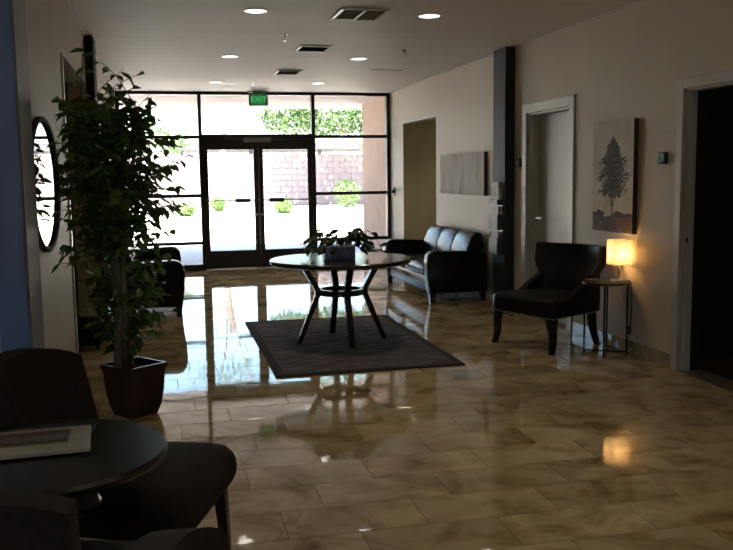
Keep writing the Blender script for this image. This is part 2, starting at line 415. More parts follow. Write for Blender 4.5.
# dark room behind the near right door
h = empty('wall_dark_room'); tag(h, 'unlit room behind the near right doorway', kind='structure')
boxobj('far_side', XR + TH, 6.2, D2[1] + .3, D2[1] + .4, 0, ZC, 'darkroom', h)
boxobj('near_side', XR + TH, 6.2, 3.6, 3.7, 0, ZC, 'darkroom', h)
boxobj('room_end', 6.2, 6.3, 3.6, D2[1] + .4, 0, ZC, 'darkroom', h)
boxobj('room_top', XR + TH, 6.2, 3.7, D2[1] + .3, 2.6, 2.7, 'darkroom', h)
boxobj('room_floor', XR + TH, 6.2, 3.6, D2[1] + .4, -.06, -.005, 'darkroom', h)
# hall behind the left opening
h = empty('wall_brown_hall'); tag(h, 'dark brown side hall behind the left opening', kind='structure')
boxobj('far_side', -3.2, XL - TH, OL[1], OL[1] + .1, 0, ZC, 'brownhall', h)
boxobj('near_side', -3.2, XL - TH, OL[0] - .1, OL[0], 0, ZC, 'brownhall', h)
boxobj('hall_end', -3.3, -3.2, OL[0] - .1, OL[1] + .1, 0, ZC, 'brownhall', h)
boxobj('hall_top', -3.2, XL - TH, OL[0], OL[1], 2.5, 2.6, 'brownhall', h)
boxobj('hall_floor', -3.2, XA - .2, OL[0] - .1, OL[1] + .1, -.06, -.001, 'tile', h)

# columns
o = boxobj('column', 3.61, XR - .001, 8.79, 9.14, 0, ZC, 'slate', bev=.006, seg=1); tag(o, 'dark slate square column on the right wall holding the brochure rack', 'column', 'dark wall columns')
o = boxobj('column', XL + .001, -.588, 8.66, 9.0, 0, ZC, 'slate', bev=.006, seg=1); tag(o, 'dark slate column on the left wall behind the tall tree', 'column', 'dark wall columns')
t = empty('column', (-.64, 4.085, 0)); tag(t, 'blue faced column at the left edge beside the chairs', 'column', 'dark wall columns')
boxobj('front_panel', -.062, .058, -.205, -.17, 0, ZC - .0005, 'blue', t, bev=.006, seg=2)
boxobj('side_panel', -.062, .062, -.17, .205, 0, ZC - .0005, 'greypanel', t, bev=.006, seg=1)

# trims: ceiling beads, casing
n = 1
for (x0, x1, y0, y1, z0, z1) in ((XR - .014, XR, 9.15, YS - .04, ZC - .014, ZC), (XR - .014, XR, YB, 8.78, ZC - .014, ZC), (XL, XL + .014, 4.3, 8.65, ZC - .014, ZC), (XL, XL + .014, 9.01, YS - .04, ZC - .014, ZC),
                                 (XL - .165, XL + .004, OL[0], OL[1], OL[2] - .012, OL[2] - .001), (XL, XL + .012, OL[0] - .06, OL[0], 0, OL[2] - .012), (XR - .004, XR + .165, O1[0], O1[1], O1[2] - .010, O1[2] - .001)):
    o = boxobj('trim_%d' % n, x0, x1, y0, y1, z0, z1, 'trim'); tag(o, ['white ceiling bead along the far right wall', 'white ceiling bead along the near right wall', 'white ceiling bead along the near left wall', 'white ceiling bead along the far left wall', 'pale head lining of the left opening', 'white casing strip at the left opening', 'pale head lining of the right opening'][n - 1], kind='structure'); n += 1

# baseboards of cut tile
def baseboard(name, x0, x1, runs, label):
    root = empty(name); tag(root, label, kind='structure')
    for a, b in runs:
        yy = a
        while yy < b - .01:
            e = min(yy + .305, b)
            boxobj('tile', x0, x1, yy + .001, e - .001, 0.0005, .105, 'tile', root); yy = e
baseboard('baseboard_right', XR - .011, XR - .0005, [(5.74, 7.36), (8.58, 8.785), (9.145, O1[0]), (O1[1], YS - .05)], 'travertine baseboard along the right wall')
baseboard('baseboard_left', XL + .0005, XL + .011, [(4.295, OL[0] - .062), (9.005, YS - .05)], 'travertine baseboard along the left wall')

# ---------------------------------------------------------------- storefront
FR = .055; YF0, YF1 = YS - .05, YS + .06
w1 = empty('window_1'); tag(w1, 'dark bronze storefront glazing at the far end', kind='structure')
VX = [XL + .03, .61, 2.43, XR - .03]
ZT = 2.13
for x in VX: boxobj('mullion', x - FR / 2, x + FR / 2, YF0, YF1, 0, ZC - .001, 'bronze', w1)
boxobj('top_rail', XL, XR, YF0, YF1, ZC - .045, ZC - .0005, 'bronze', w1)
for a, b in zip(VX[:-1], VX[1:]):
    a0, b0 = a + FR / 2, b - FR / 2
    mid = abs(a - .61) < .01
    hz = .085 if mid else .05
    boxobj('transom_bar', a0, b0, YF0, YF1, ZT - hz / 2, ZT + hz / 2, 'bronze', w1)
    boxobj('pane', a0, b0, YS, YS + .008, ZT + hz / 2, ZC - .045, 'glass', w1)
    if not mid:
        zs = [.0, 1.20, .435 if True else 0]
        boxobj('rail', a0, b0, YF0, YF1, 1.175, 1.225, 'bronze', w1)
        boxobj('rail', a0, b0, YF0, YF1, .415, .465, 'bronze', w1)
        boxobj('sill', a0, b0, YF0 - .01, YF1, 0, .10, 'bronze', w1)
        for z0, z1 in ((.10, .415), (.465, 1.175), (1.225, ZT - .025)): boxobj('pane', a0, b0, YS, YS + .008, z0, z1, 'glass', w1)
boxobj('threshold', .6375, 2.4025, YF0 - .03, YF1, 0, .012, 'steel', w1)
boxobj('label_plate', 1.285, 1.73, YF0 - .012, YF0, 2.045, 2.115, 'tape', w1)
for x in (.76, 2.16):
    boxobj('door_closer', x - .13, x + .13, YF0 - .04, YF0 - .0005, 2.135, 2.165, 'bronze', w1, bev=.008)
def door_leaf(name, x0, x1, pull_x, label):
    d = empty(name); tag(d, label, kind='structure')
    ya, yb = YS - .022, YS + .026
    st = .075
    boxobj('stile', x0, x0 + st, ya, yb, .013, 2.0865, 'bronze', d); boxobj('stile', x1 - st, x1, ya, yb, .013, 2.0865, 'bronze', d)
    boxobj('top_rail', x0 + st, x1 - st, ya, yb, 1.93, 2.0865, 'bronze', d)
    boxobj('bottom_rail', x0 + st, x1 - st, ya, yb, .015, .305, 'bronze', d)
    boxobj('pane', x0 + st, x1 - st, YS, YS + .008, .305, 1.93, 'glass', d)
    bm = bmesh.new(); tube(bm, [(x0 + .02, ya - .05, 1.115), (x1 - .02, ya - .05, 1.115)], .009, 10)
    p = obj('push_bar', bm, 'steel', d, True)
    boxobj('bracket', x0 + .015, x0 + .045, ya - .06, ya, 1.09, 1.14, 'bronze', d); boxobj('bracket', x1 - .045, x1 - .015, ya - .06, ya, 1.09, 1.14, 'bronze', d)
    boxobj('push_pad', pull_x - .12, pull_x + .12, ya - .075, ya - .03, 1.085, 1.145, 'plasticdark', p, bev=.008)
    s = x1 if pull_x > (x0 + x1) / 2 else x0
    c = s - .04 if s == x1 else s + .04
    bm = bmesh.new(); lathe(bm, [(.018, -.006), (.018, .006)], 0, 0, 16)
    obj('lock_cylinder', bm, 'steel', d, True, (c, ya - .005, .88), (PI / 2, 0, 0))
door_leaf('door_1', .639, 1.5185, 1.25, 'left glazed entrance door with push bar')
door_leaf('door_2', 1.5215, 2.401, 1.80, 'right glazed entrance door with push bar')

# ---------------------------------------------------------------- side doors on the right wall
def door_frame(root, a, b, zt, depth=TH, cw=.085):
    x0 = XR - .018
    for (y0, y1) in ((a - cw, a + .012), (b - .012, b + cw)):
        boxobj('casing', x0, XR + .012, y0, y1, 0, zt + cw, 'trim', root, bev=.004, seg=1)
    boxobj('casing', x0, XR + .012, a + .012, b - .012, zt - .012, zt + cw, 'trim', root, bev=.004, seg=1)
    for (y0, y1) in ((a, a + .03), (b - .03, b)): boxobj('jamb', XR + .012, XR + depth, y0, y1, 0, zt, 'trim', root)
    boxobj('jamb', XR + .012, XR + depth, a + .03, b - .03, zt - .03, zt, 'trim', root)
    for (y0, y1) in ((a + .03, a + .045), (b - .045, b - .03)): boxobj('door_stop', XR + .05, XR + .08, y0, y1, 0, zt - .03, 'trim', root)
d3 = empty('door_3'); tag(d3, 'closed grey door with steel lever between column and wing chair', kind='structure')
door_frame(d3, *D1, depth=.19)
slab = boxobj('door_slab', XR + .125, XR + .165, D1[0] + .032, D1[1] - .032, .008, D1[2] - .032, 'doorslab', d3)
bm = bmesh.new(); lathe(bm, [(.03, 0), (.03, .012), (.012, .014), (.012, .05)], 0, 0, 20)
hd = obj('handle_rose', bm, 'steel', d3, False, (XR + .125, 8.33, 1.03), (0, -PI / 2, 0)); autosmooth(hd)
bm = bmesh.new(); tube(bm, smoothpath([(XR + .11, 8.33, 1.03), (XR + .06, 8.33, 1.03), (XR + .048, 8.305, 1.03), (XR + .046, 8.17, 1.028)]), .014, 10)
obj('lever', bm, 'steel', d3, True)
d4 = empty('door_4'); tag(d4, 'open near right doorway frame with steel strike plate', kind='structure')
door_frame(d4, *D2, depth=.085, cw=.062)
boxobj('shade_lining', XR + .085, XR + TH, D2[1] - .03, D2[1] - .0005, 0, D2[2], 'darkroom', d4); boxobj('shade_lining', XR + .085, XR + TH, D2[0], D2[1] - .03, D2[2] - .03, D2[2] - .0005, 'darkroom', d4)  # near-black lining puts the unlit shade into the opening's edge
boxobj('strike_plate', XR + .018, XR + .05, D2[1] - .033, D2[1] - .0305, .95, 1.02, 'steel', d4)
boxobj('latch_hole', XR + .026, XR + .042, D2[1] - .0345, D2[1] - .033, .97, 1.0, 'plasticdark', d4)

# ================================================================ OUTSIDE
g = boxobj('ground', -40, 60, YS + .08, 20, -.12, -.02, 'concrete'); tag(g, 'pale concrete walk outside the entrance', kind='structure')
bm = bmesh.new(); quads(bm, [(-60, 20, -.02), (80, 20, -.02), (80, 29, .545), (-60, 29, .545), (80, 120, .7), (-60, 120, .7)], [(0, 1, 2, 3), (3, 2, 4, 5)])
g = obj('gravel_ground', bm, 'gravel'); tag(g, 'bright gravel bed rising to the block wall', kind='structure')
o = boxobj('soffit', -8, 12, YS + .061, 17.45, ZC - .002, ZC + .5, 'soffit'); tag(o, 'pale entrance soffit outside the glazing', kind='structure')
o = boxobj('wing_wall', XR, XR + .5, YS + .061, 16.1, -.02, ZC - .003, 'stucco'); tag(o, 'pink tan stucco wing wall right of the entrance', kind='structure')
o = boxobj('wall_facade', XR + .5, 12, YS - .05, YS + .06, -.02, ZC, 'stucco'); tag(o, 'stucco outer wall right of the entrance', kind='structure')
o = boxobj('wall_facade', -8, XL - TH, YS - .05, YS + .06, -.02, ZC, 'stucco'); tag(o, 'stucco outer wall left of the entrance', kind='structure')
# block wall
bw = empty('block_wall', (0, 28.6, 0)); tag(bw, 'mauve concrete block garden wall across the gravel', 'garden wall')
boxobj('mortar_core', -30, 45, .03, .17, .2, 2.15, 'mortar', bw)
BW, BH = .40, .20
bme = bpy.data.meshes.new('block'); bm = bmesh.new(); box(bm, -BW / 2 + .006, BW / 2 - .006, 0, .2, .006, BH - .006); bm.to_mesh(bme); bm.free(); bme.materials.append(MT['block'])
bmr = bmesh.new(); random.seed(2)
for r in range(8):
    z = .55 + r * BH
    for c in range(-74, 112):
        x = c * BW + (r % 2) * BW / 2
        if -.6 < x < 6.6 and r < 8: link('block', bme, None, bw, (x, random.uniform(-.006, .006), z))
        else: box(bmr, x - BW / 2 + .006, x + BW / 2 - .006, 0, .2, z + .006, z + BH - .006)
tag(obj('block_field', bmr, 'block', bw), kind='stuff')
boxobj('cap', -30, 45, -.02, .22, 2.15, 2.2, 'block', bw)

def leafcloud(bm, c, rad, n, size, seed, flat=.9):
    rnd = random.Random(seed)
    for i in range(n):
        while True:
            p = Vector((rnd.uniform(-1, 1), rnd.uniform(-1, 1), rnd.uniform(-1, 1)))
            if .35 < p.length < 1: break
        q = Vector((c[0] + p.x * rad[0], c[1] + p.y * rad[1], c[2] + p.z * rad[2]))
        rot = Euler((rnd.uniform(-1.2, 1.2), rnd.uniform(-1.2, 1.2), rnd.uniform(0, 6.28))).to_matrix()
        s = size * rnd.uniform(.7, 1.3)
        vs = [bm.verts.new(q + rot @ Vector(v) * s) for v in ((-.5, 0, 0), (0, -.25, .06), (.5, 0, -.05), (0, .25, .06))]
        bm.faces.new(vs)
def shrub(name, x, y, z, r, hgt, seed, label, group=None, cat='shrub'):
    root = empty(name, (x, y, z)); tag(root, label, cat, group)
    bm = bmesh.new(); leafcloud(bm, (0, 0, hgt * .5), (r, r, hgt * .5), 900, .09, seed); tag(obj('foliage', bm, 'shrubleaf', root), kind='stuff')
    bm = bmesh.new()
    for k in range(5):
        a = k * 1.26; tube(bm, [(0, 0, -.05), (r * .4 * math.cos(a), r * .4 * math.sin(a), hgt * .5), (r * .7 * math.cos(a), r * .7 * math.sin(a), hgt * .8)], .012, 5)
    obj('stem', bm, 'bark', root)
shrub('shrub', 1.66, 27.3, .44, .24, .42, 1, 'small bright green shrub on gravel seen through the left entrance door', 'desert shrubs on the gravel')
shrub('shrub', 3.56, 26.2, .37, .30, .42, 2, 'bright green shrub on gravel seen through the right entrance door', 'desert shrubs on the gravel')
shrub('shrub', 5.82, 27.5, .45, .44, .95, 3, 'largest round green shrub beside the pink wing wall', 'desert shrubs on the gravel')
shrub('shrub', .62, 26.0, .36, .30, .35, 4, 'low brownish green shrub left of the entrance doors', 'desert shrubs on the gravel')
def tree(name, x, y, z, blobs, trunk, n, seed, label, size=.16, cat='tree', group='trees beyond the entrance'):
    root = empty(name, (x, y, z)); tag(root, label, cat, group)
    bm = bmesh.new()
    for i, (c, rad) in enumerate(blobs): leafcloud(bm, c, rad, n, size, seed + i)
    tag(obj('foliage', bm, 'treeleaf', root), kind='stuff')
    bm = bmesh.new()
    tube(bm, smoothpath([(0, 0, -.1), trunk[0], trunk[1]]), .1, 8)
    for c, rad in blobs: tube(bm, smoothpath([trunk[0], ((trunk[1][0] + c[0]) / 2, (trunk[1][1] + c[1]) / 2, (trunk[1][2] + c[2]) / 2 - .1), c]), .035, 6)
    obj('trunk', bm, 'bark', root, True)
tree('tree', 6.75, 26.8, .40, [((-2.9, 0, 3.15), (1.0, .9, .80)), ((-1.6, .2, 3.1), (1.2, 1, .85)), ((-.1, 0, 3.1), (1.2, 1, .9)), ((1.6, .2, 3.6), (1.4, 1.1, 1.1)), ((-.7, .2, 4.8), (2.4, 1.2, 1.0))], [(-.12, 0, 1.4), (-.05, 0, 2.6)], 1100, 10, 'leafy green tree right of the entrance shading the block wall', .2)
tree('tree', 2.05, 31.5, .56, [((-.3, 0, 5.2), (1.3, 1.2, .9)), ((.9, 0, 5.6), (1.3, 1.1, .8))], [(.1, 0, 1.8), (.25, 0, 3.6)], 300, 30, 'bare trunked pale tree standing behind the block wall')
tree('tree', .35, 33, .56, [((0, 0, 2.3), (.7, .8, .6)), ((-1.2, 0, 2.7), (1.0, .9, .8))], [(0, 0, .8), (.05, 0, 1.6)], 420, 40, 'low green tree behind the wall at the left glazing')
cp = empty('carport', (0, 40, .56)); tag(cp, 'dark carport roof showing above the block wall', 'carport')
boxobj('roof', .6, 11, -.2, 5, 2.15, 2.45, 'roofdark', cp)
for x in (.9, 4.0, 7.2, 10.6):
    boxobj('post', x - .08, x + .08, 0, .16, 0, 2.15, 'roofdark', cp)

# ================================================================ CEILING THINGS
DOWN = 3.0
lab = {(0, 0): 'near left', (0, 1): 'near right', (1, 0): 'middle left', (1, 1): 'middle right', (2, 0): 'far left', (2, 1): 'far right'}
for r, y in enumerate((7.20, 9.92, 12.60, 4.48, 1.78, -.93)):  # last three rows are unseen, added to brighten the foreground
    for c, x in enumerate((.79, 2.265)):
        t = empty('downlight', (x, y, ZC)); tag(t, 'round recessed ceiling downlight, %s of the six' % lab[(r, c)] if r < 3 else 'added ceiling downlight out of view above the viewer, %s' % (['left', 'right'][c] + (' in front', ' overhead', ' behind')[r - 3]), 'ceiling light', 'recessed downlights')
        ld = bpy.data.lights.new('downlight_beam', 'SPOT'); ld.energy = DOWN; ld.color = (1, .89, .66); ld.spot_size = R(92); ld.spot_blend = .8; ld.shadow_soft_size = .07
        lo = bpy.data.objects.new('downlight_beam', ld); COL.objects.link(lo); lo.parent = t; lo.location = (0, 0, -.012)
        bm = bmesh.new(); lathe(bm, [(.088, -.0005), (.098, -.0005), (.098, -.006), (.088, -.008)], 0, 0, 28, cap=False); bm.faces.ensure_lookup_table()
        obj('trim_ring', bm, 'trim', t, True)
        bm = bmesh.new(); lathe(bm, [(.087, -.002), (.085, -.005), (.0005, -.006)], 0, 0, 28, cap=False)
        obj('lens', bm, 'lamp_disc', t, True)
t = empty('downlight', (4.6, 12.4, 2.45)); tag(t, 'unseen downlight added in the ceiling of the olive side hall', 'ceiling light', 'recessed downlights')  # unseen lamp added to lift the hall's brightness
bm = bmesh.new(); lathe(bm, [(.098, -.0005), (.098, -.006), (.085, -.008)], 0, 0, 28, cap=False); obj('trim_ring', bm, 'trim', t, True)
bm = bmesh.new(); lathe(bm, [(.087, -.002), (.085, -.005), (.0005, -.006)], 0, 0, 28, cap=False); obj('lens', bm, 'lamp_disc', t, True)
ld = bpy.data.lights.new('downlight_beam', 'SPOT'); ld.energy = DOWN * .8; ld.color = (1, .89, .66); ld.spot_size = R(120); ld.spot_blend = .8; ld.shadow_soft_size = .07
lo = bpy.data.objects.new('downlight_beam', ld); COL.objects.link(lo); lo.parent = t; lo.location = (0, 0, -.012)
def vent(x0, x1, y0, y1, label, split, dark):
    t = empty('ceiling_vent', ((x0 + x1) / 2, (y0 + y1) / 2, ZC)); tag(t, label, 'vent', 'ceiling vents')
    w, d = (x1 - x0) / 2, (y1 - y0) / 2; f = .028
    boxobj('backing', -w + f, w - f, -d + f, d - f, -.004, -.0005, 'ventdark' if dark else 'vent', t)
    boxobj('frame', -w, w, -d, -d + f, -.016, -.0005, 'vent', t); boxobj('frame', -w, w, d - f, d, -.016, -.0005, 'vent', t)
    boxobj('frame', -w, -w + f, -d + f, d - f, -.016, -.0005, 'trim', t); boxobj('frame', w - f, w, -d + f, d - f, -.016, -.0005, 'vent', t)
    if split: boxobj('divider', -.008, .008, -d + f, d - f, -.018, -.004, 'trim', t)
    n = max(6, int((d - f) * 2 / .03))
    for k in range(n):
        yy = -d + f + (k + .5) * 2 * (d - f) / n
        bm = bmesh.new(); bar(bm, (-w + f, yy, -.010), (w - f, yy, -.010), .018, .0015, side=Vector((0, .8, .45)))
        obj('louver', bm, 'ventdark' if dark else 'vent', t)
vent(1.45, 1.86, 6.95, 7.43, 'large two-panel ceiling vent nearest the camera', True, False)
vent(1.43, 1.77, 8.98, 9.36, 'dark square ceiling vent in the middle of three', False, True)
vent(1.47, 1.79, 11.06, 11.5, 'small dark ceiling vent nearest the entrance', False, True)
for (x, y, l) in ((1.19, 8.38, 'chrome fire sprinkler head on ceiling between the vents'), (1.30, 12.56, 'small fire sprinkler head on ceiling near the exit sign')):
    t = empty('sprinkler', (x, y, ZC)); tag(t, l, 'sprinkler', 'fire sprinklers')
    bm = bmesh.new(); lathe(bm, [(.035, -.0005), (.035, -.004), (.012, -.008), (.010, -.03)], 0, 0, 16); autosmooth(obj('escutcheon', bm, 'steel', t))
    bm = bmesh.new(); tube(bm, [(-.016, 0, -.02), (-.018, 0, -.04), (0, 0, -.055), (.018, 0, -.04), (.016, 0, -.02)], .003, 6); obj('frame_arm', bm, 'steel', t)
    bm = bmesh.new(); lathe(bm, [(.022, -.055), (.022, -.058)], 0, 0, 14); obj('deflector', bm, 'steel', t)
# a short chrome strip and slot set in the ceiling
bm = bmesh.new(); bar(bm, (2.60, 9.20, ZC - .008), (2.70, 9.50, ZC - .008), .02, .015, side=Vector((1, 0, 0))); o = obj('ceiling_strip', bm, 'trim'); tag(o, 'short white metal strip on the ceiling right of the vents', 'ceiling strip')
o = boxobj('ceiling_slot', 2.66, 3.08, 10.94, 10.975, ZC - .006, ZC - .0005, 'vent'); tag(o, 'thin dark slot diffuser on the ceiling near the right wall', 'vent')
# exit sign
t = empty('exit_sign', (1.53, 13.92, ZC)); tag(t, 'green illuminated exit sign hanging above the entrance doors', 'exit sign')
boxobj('canopy', -.15, .15, -.04, .04, -.02, -.0005, 'housing', t, bev=.008)
boxobj('stem', -.08, .08, -.03, .03, -.05, -.018, 'housing', t)
boxobj('housing', -.15, .15, -.025, .025, -.225, -.04, 'housing', t, bev=.01)
fp = boxobj('face_panel', -.115, .12, -.029, -.025, -.214, -.05, 'exitgreen', t)
def text_mesh(txt, size, depth):
    cu = bpy.data.curves.new('lettering', 'FONT'); cu.body = txt; cu.size = size; cu.extrude = depth; cu.align_x = 'CENTER'; cu.align_y = 'CENTER'
    to = bpy.data.objects.new('lettering', cu); COL.objects.link(to)
    dg = bpy.context.evaluated_depsgraph_get(); me = bpy.data.meshes.new_from_object(to.evaluated_get(dg))
    bpy.data.objects.remove(to, do_unlink=True); return me
me = text_mesh('EXIT', .125, .001)
link('letters', me, 'exitletter', fp, (.003, -.0305, -.132), (PI / 2, 0, 0))
# small wall box high on the left wall
o = boxobj('wall_box', XL + .0005, XL + .06, 12.8, 12.93, 2.56, 2.74, 'plasticgrey', bev=.01); tag(o, 'small grey box high on the left wall near the ceiling', 'alarm box')

# ================================================================ RIGHT WALL THINGS
def painting(y0, y1, z0, z1, m, label, d=.04):
    t = empty('wall_painting', (XR, (y0 + y1) / 2, (z0 + z1) / 2)); tag(t, label, 'painting', 'wall canvases')
    w, hh = (y1 - y0) / 2, (z1 - z0) / 2
    boxobj('stretcher', -d, -.0005, -w, w, -hh, hh, 'canvasedge', t)
    boxobj('canvas_face', -d - .003, -d, -w + .001, w - .001, -hh + .001, hh - .001, m, t)
    return t, w, hh, -d - .0035
p1, w, hh, fx = painting(9.60, 11.24, 1.235, 1.75, 'canvas', 'wide pale abstract canvas above the black sofa')
p2, w, hh, fx = painting(6.285, 6.945, .99, 1.92, 'canvas2', 'tall canvas of a grey tree above the lamp')
rnd = random.Random(8)
def dot(bm, y, z, ry, rz, a, x):
    vs = []
    for k in range(5):
        t = 2 * PI * k / 5; yy, zz = ry * math.cos(t), rz * math.sin(t)
        vs.append(bm.verts.new((x, y + yy * math.cos(a) - zz * math.sin(a), z + yy * math.sin(a) + zz * math.cos(a))))
    bm.faces.new(vs)
bm = bmesh.new()    # the crown: a pointed oval of painted leaves (local y runs to the left in view)
cy = -.01
for i in range(2300):
    v = rnd.random() ** .9; z = -.17 + v * .50
    wd = .27 * math.sin(PI * min(1, (v * .82 + .2))) ** .8 * (1 - .25 * v) * (1 + .18 * math.sin(v * 23))
    y = cy + rnd.gauss(0, .5) * wd
    if abs(y - cy) > wd: continue
    dot(bm, y, z, rnd.uniform(.008, .016), rnd.uniform(.005, .009), rnd.uniform(0, 3), fx - .0004 - i * 1e-7)
obj('painted_crown', bm, 'paint_tree', p2)
bm = bmesh.new()
for (a, b, wa, wb) in (((cy, -.38), (cy + .005, -.12), .024, .014), ((cy, -.26), (cy - .07, -.08), .012, .006), ((cy, -.28), (cy + .075, -.06), .012, .006), ((cy, -.22), (cy - .035, .05), .01, .005), ((cy, -.2), (cy + .03, .12), .01, .005)):
    dy, dz = b[0] - a[0], b[1] - a[1]; l = math.hypot(dy, dz); ny, nz_ = -dz / l, dy / l
    quads(bm, [(fx - .0007, a[0] + ny * wa / 2, a[1] + nz_ * wa / 2), (fx - .0007, a[0] - ny * wa / 2, a[1] - nz_ * wa / 2), (fx - .0007, b[0] - ny * wb / 2, b[1] - nz_ * wb / 2), (fx - .0007, b[0] + ny * wb / 2, b[1] + nz_ * wb / 2)], [(0, 1, 2, 3)])
obj('painted_trunk', bm, 'paint_tree', p2)
bm = bmesh.new()
pts = [(-w + .002, -.30), (-.2, -.305), (-.1, -.285), (.02, -.33), (.12, -.34), (.22, -.31), (w - .002, -.30)]
quads(bm, [(fx - .0002, y, z) for y, z in pts] + [(fx - .0002, w - .002, -hh + .002), (fx - .0002, -w + .002, -hh + .002)], [tuple(range(len(pts) + 2))])
obj('painted_ground', bm, 'paint_earth', p2)
for i, (y, z, a, b) in enumerate(((.22, -.30, .04, .022), (.16, -.315, .04, .025), (-.08, -.31, .05, .025), (-.16, -.32, .07, .02), (-.27, -.315, .05, .02))):
    bm = bmesh.new(); dot(bm, y, z, a, b, 0, fx - .0006 - i * 1e-4); obj('painted_bush', bm, 'canvasedge', p2)
def thermo(y, z, label, name='thermostat', s=1):
    t = empty(name, (XR, y, z)); tag(t, label, 'thermostat')
    cs = boxobj('case', -.028, -.0005, -.055 * s, .055 * s, -.045, .045, 'plasticdark', t, bev=.005)
    boxobj('display', -.030, -.028, -.005 * s, .045 * s, -.03, .02, 'lcd', cs)
    boxobj('lever_cover', -.036, -.028, -.048 * s, -.02 * s, -.03, .03, 'plasticgrey', cs, bev=.003)
thermo(5.915, 1.595, 'black thermostat with green display beside the near right doorway')
thermo(8.64, 1.605, 'black thermostat between the dark column and the closed door', s=.75)
t = empty('light_switch', (XR, 13.80, 1.22)); tag(t, 'small dark wall switch beside the storefront glazing', 'switch')
boxobj('plate', -.02, -.0005, -.05, .05, -.07, .07, 'plasticdark', t, bev=.006); boxobj('toggle', -.045, -.02, -.018, .018, -.03, .03, 'plasticdark', t, bev=.004)

# brochure rack on the column's room side
RK = empty('brochure_rack', (3.61, 8.965, .61)); tag(RK, 'clear three-pocket brochure rack on the dark right column', 'brochure rack')
boxobj('back_plate', -.006, -.0005, -.12, .12, 0, .72, 'plasticdark', RK)
PK = ((.0, .18), (.27, .43), (.54, .60))
for z, zt in PK:
    boxobj('pocket_front', -.066, -.062, -.12, .12, z, zt, 'smoke', RK)
    boxobj('pocket_floor', -.062, -.006, -.12, .12, z, z + .005, 'smoke', RK)
    for yy in (-.12, .115): boxobj('pocket_side', -.062, -.006, yy, yy + .005, z + .005, zt, 'smoke', RK)
for (z, zt), c, c2, l in zip(PK, ('red', 'red', 'paper'), ('red', 'red', 'redgrey'), ('dark red brochure in the lowest pocket of the column rack', 'dark red brochure in the middle pocket of the column rack', 'white brochure with brown heading in the top pocket of the column rack')):
    t = empty('brochure', (3.576, 8.965, .61 + z + .0055)); tag(t, l, 'brochure', 'brochures in the rack')
    bp_ = boxobj('pages', -.012, .004, -.105, .105, 0, .245, c, t)
    boxobj('cover_heading', -.0135, -.012, -.10, .10, .19, .243, c2, bp_); boxobj('cover_print', -.0135, -.012, -.05, .05, .09, .14, 'papergrey', bp_)

# ================================================================ SOFAS
def make_sofa(name, label):
    t = empty(name); tag(t, label, 'sofa', 'black leather loveseats')
    L = 1.04
    boxobj('seat_base', -.34, .34, -L + .14, L - .14, .115, .315, 'leather', t, bev=.03)
    for s in (-1, 1):
        bm = bmesh.new()
        poly = [(-.35, .115), (-.375, .30), (-.385, .47), (-.37, .555), (-.33, .60), (-.27, .618), (-.05, .605), (.20, .59), (.32, .58), (.36, .53), (.36, .115)]
        prism(bm, poly, (L - .17) * s, L * s, .035, 3); autosmooth(obj('arm', bm, 'leather', t), 50)
    for s in (-1, 1):
        a, b = (-L + .175, -.003) if s < 0 else (.003, L - .175)
        o = boxobj('seat_cushion', -.375, .20, a, b, .30, .44, 'leather', t, bev=.045, seg=3)
    wch = (2 * L - .35) / 3
    for k in range(3):
        y0 = -L + .175 + k * wch
        bm = bmesh.new()
        poly = [(.12, .32), (.13, .48), (.165, .62), (.21, .73), (.25, .785), (.30, .805), (.35, .79), (.375, .74), (.37, .5), (.35, .2), (.25, .2)]
        prism(bm, poly, y0 + .002, y0 + wch - .002, .03, 3); autosmooth(obj('back_panel', bm, 'leather', t), 50)
    for sx in (-1, 1):
        for sy in (-1, 1):
            bm = bmesh.new(); x, y = sx * .31, sy * (L - .07)
            bar(bm, (x, y, .125), (x, y, 0), .075, .075, .05, .05); obj('leg', bm, 'darkwood', t)
    return t
sofa = make_sofa('loveseat', 'black leather loveseat against the right wall below the wide canvas')
sofa.location = (3.315, 10.485, 0)
s2 = copy_thing(sofa); s2['label'] = 'black leather loveseat against the left wall half hidden by the tall tree'
s2.location = (-.19, 10.40, 0); s2.rotation_euler = (0, 0, PI)

# ================================================================ RUG AND ROUND TABLE
t = empty('area_rug', (1.515, 7.55, 0)); tag(t, 'dark woven rectangular rug under the round table', 'rug')
boxobj('pile', -.68, .68, -1.19, 1.19, .0008, .012, 'rug', t)
for (x0, x1, y0, y1) in ((-.745, -.68, -1.255, 1.255), (.68, .745, -1.255, 1.255), (-.68, .68, -1.255, -1.19), (-.68, .68, 1.19, 1.255)): boxobj('border', x0, x1, y0, y1, .0008, .0125, 'rugborder', t)
t = empty('round_table', (1.52, 7.51, .0125), R(2)); tag(t, 'round dark wood pedestal table on the rug', 'table')
bm = bmesh.new(); lathe(bm, [(.60, .705), (.625, .712), (.632, .725), (.632, .742), (.622, .75), (.0005, .7505)], 0, 0, 64, cap=False)
bmesh.ops.contextual_create(bm, geom=[e for e in bm.edges if e.is_boundary and all(v.co.z < .71 for v in e.verts)])
autosmooth(obj('tabletop', bm, 'tablewood', t), 35)
bm = bmesh.new(); lathe(bm, [(.175, .425), (.205, .425), (.205, .478), (.175, .478), (.175, .425)], 0, 0, 48, cap=False); autosmooth(obj('ring_stretcher', bm, 'tablewood', t), 35)
for k in range(4):
    a = k * PI / 2
    bm = bmesh.new()
    def P(r, z): return Vector((r * math.cos(a), r * math.sin(a), z))
    tang = Vector((-math.sin(a), math.cos(a), 0))
    bar(bm, P(.345, .705), P(.217, .475), .06, .05, .058, .046, side=tang)
    bar(bm, P(.217, .482), P(.217, .42), .058, .046, side=tang)
    bar(bm, P(.217, .43), P(.395, 0.0), .058, .046, .05, .04, side=tang)
    clampz(bm, .0003); obj('leg', bm, 'tablewood', t)

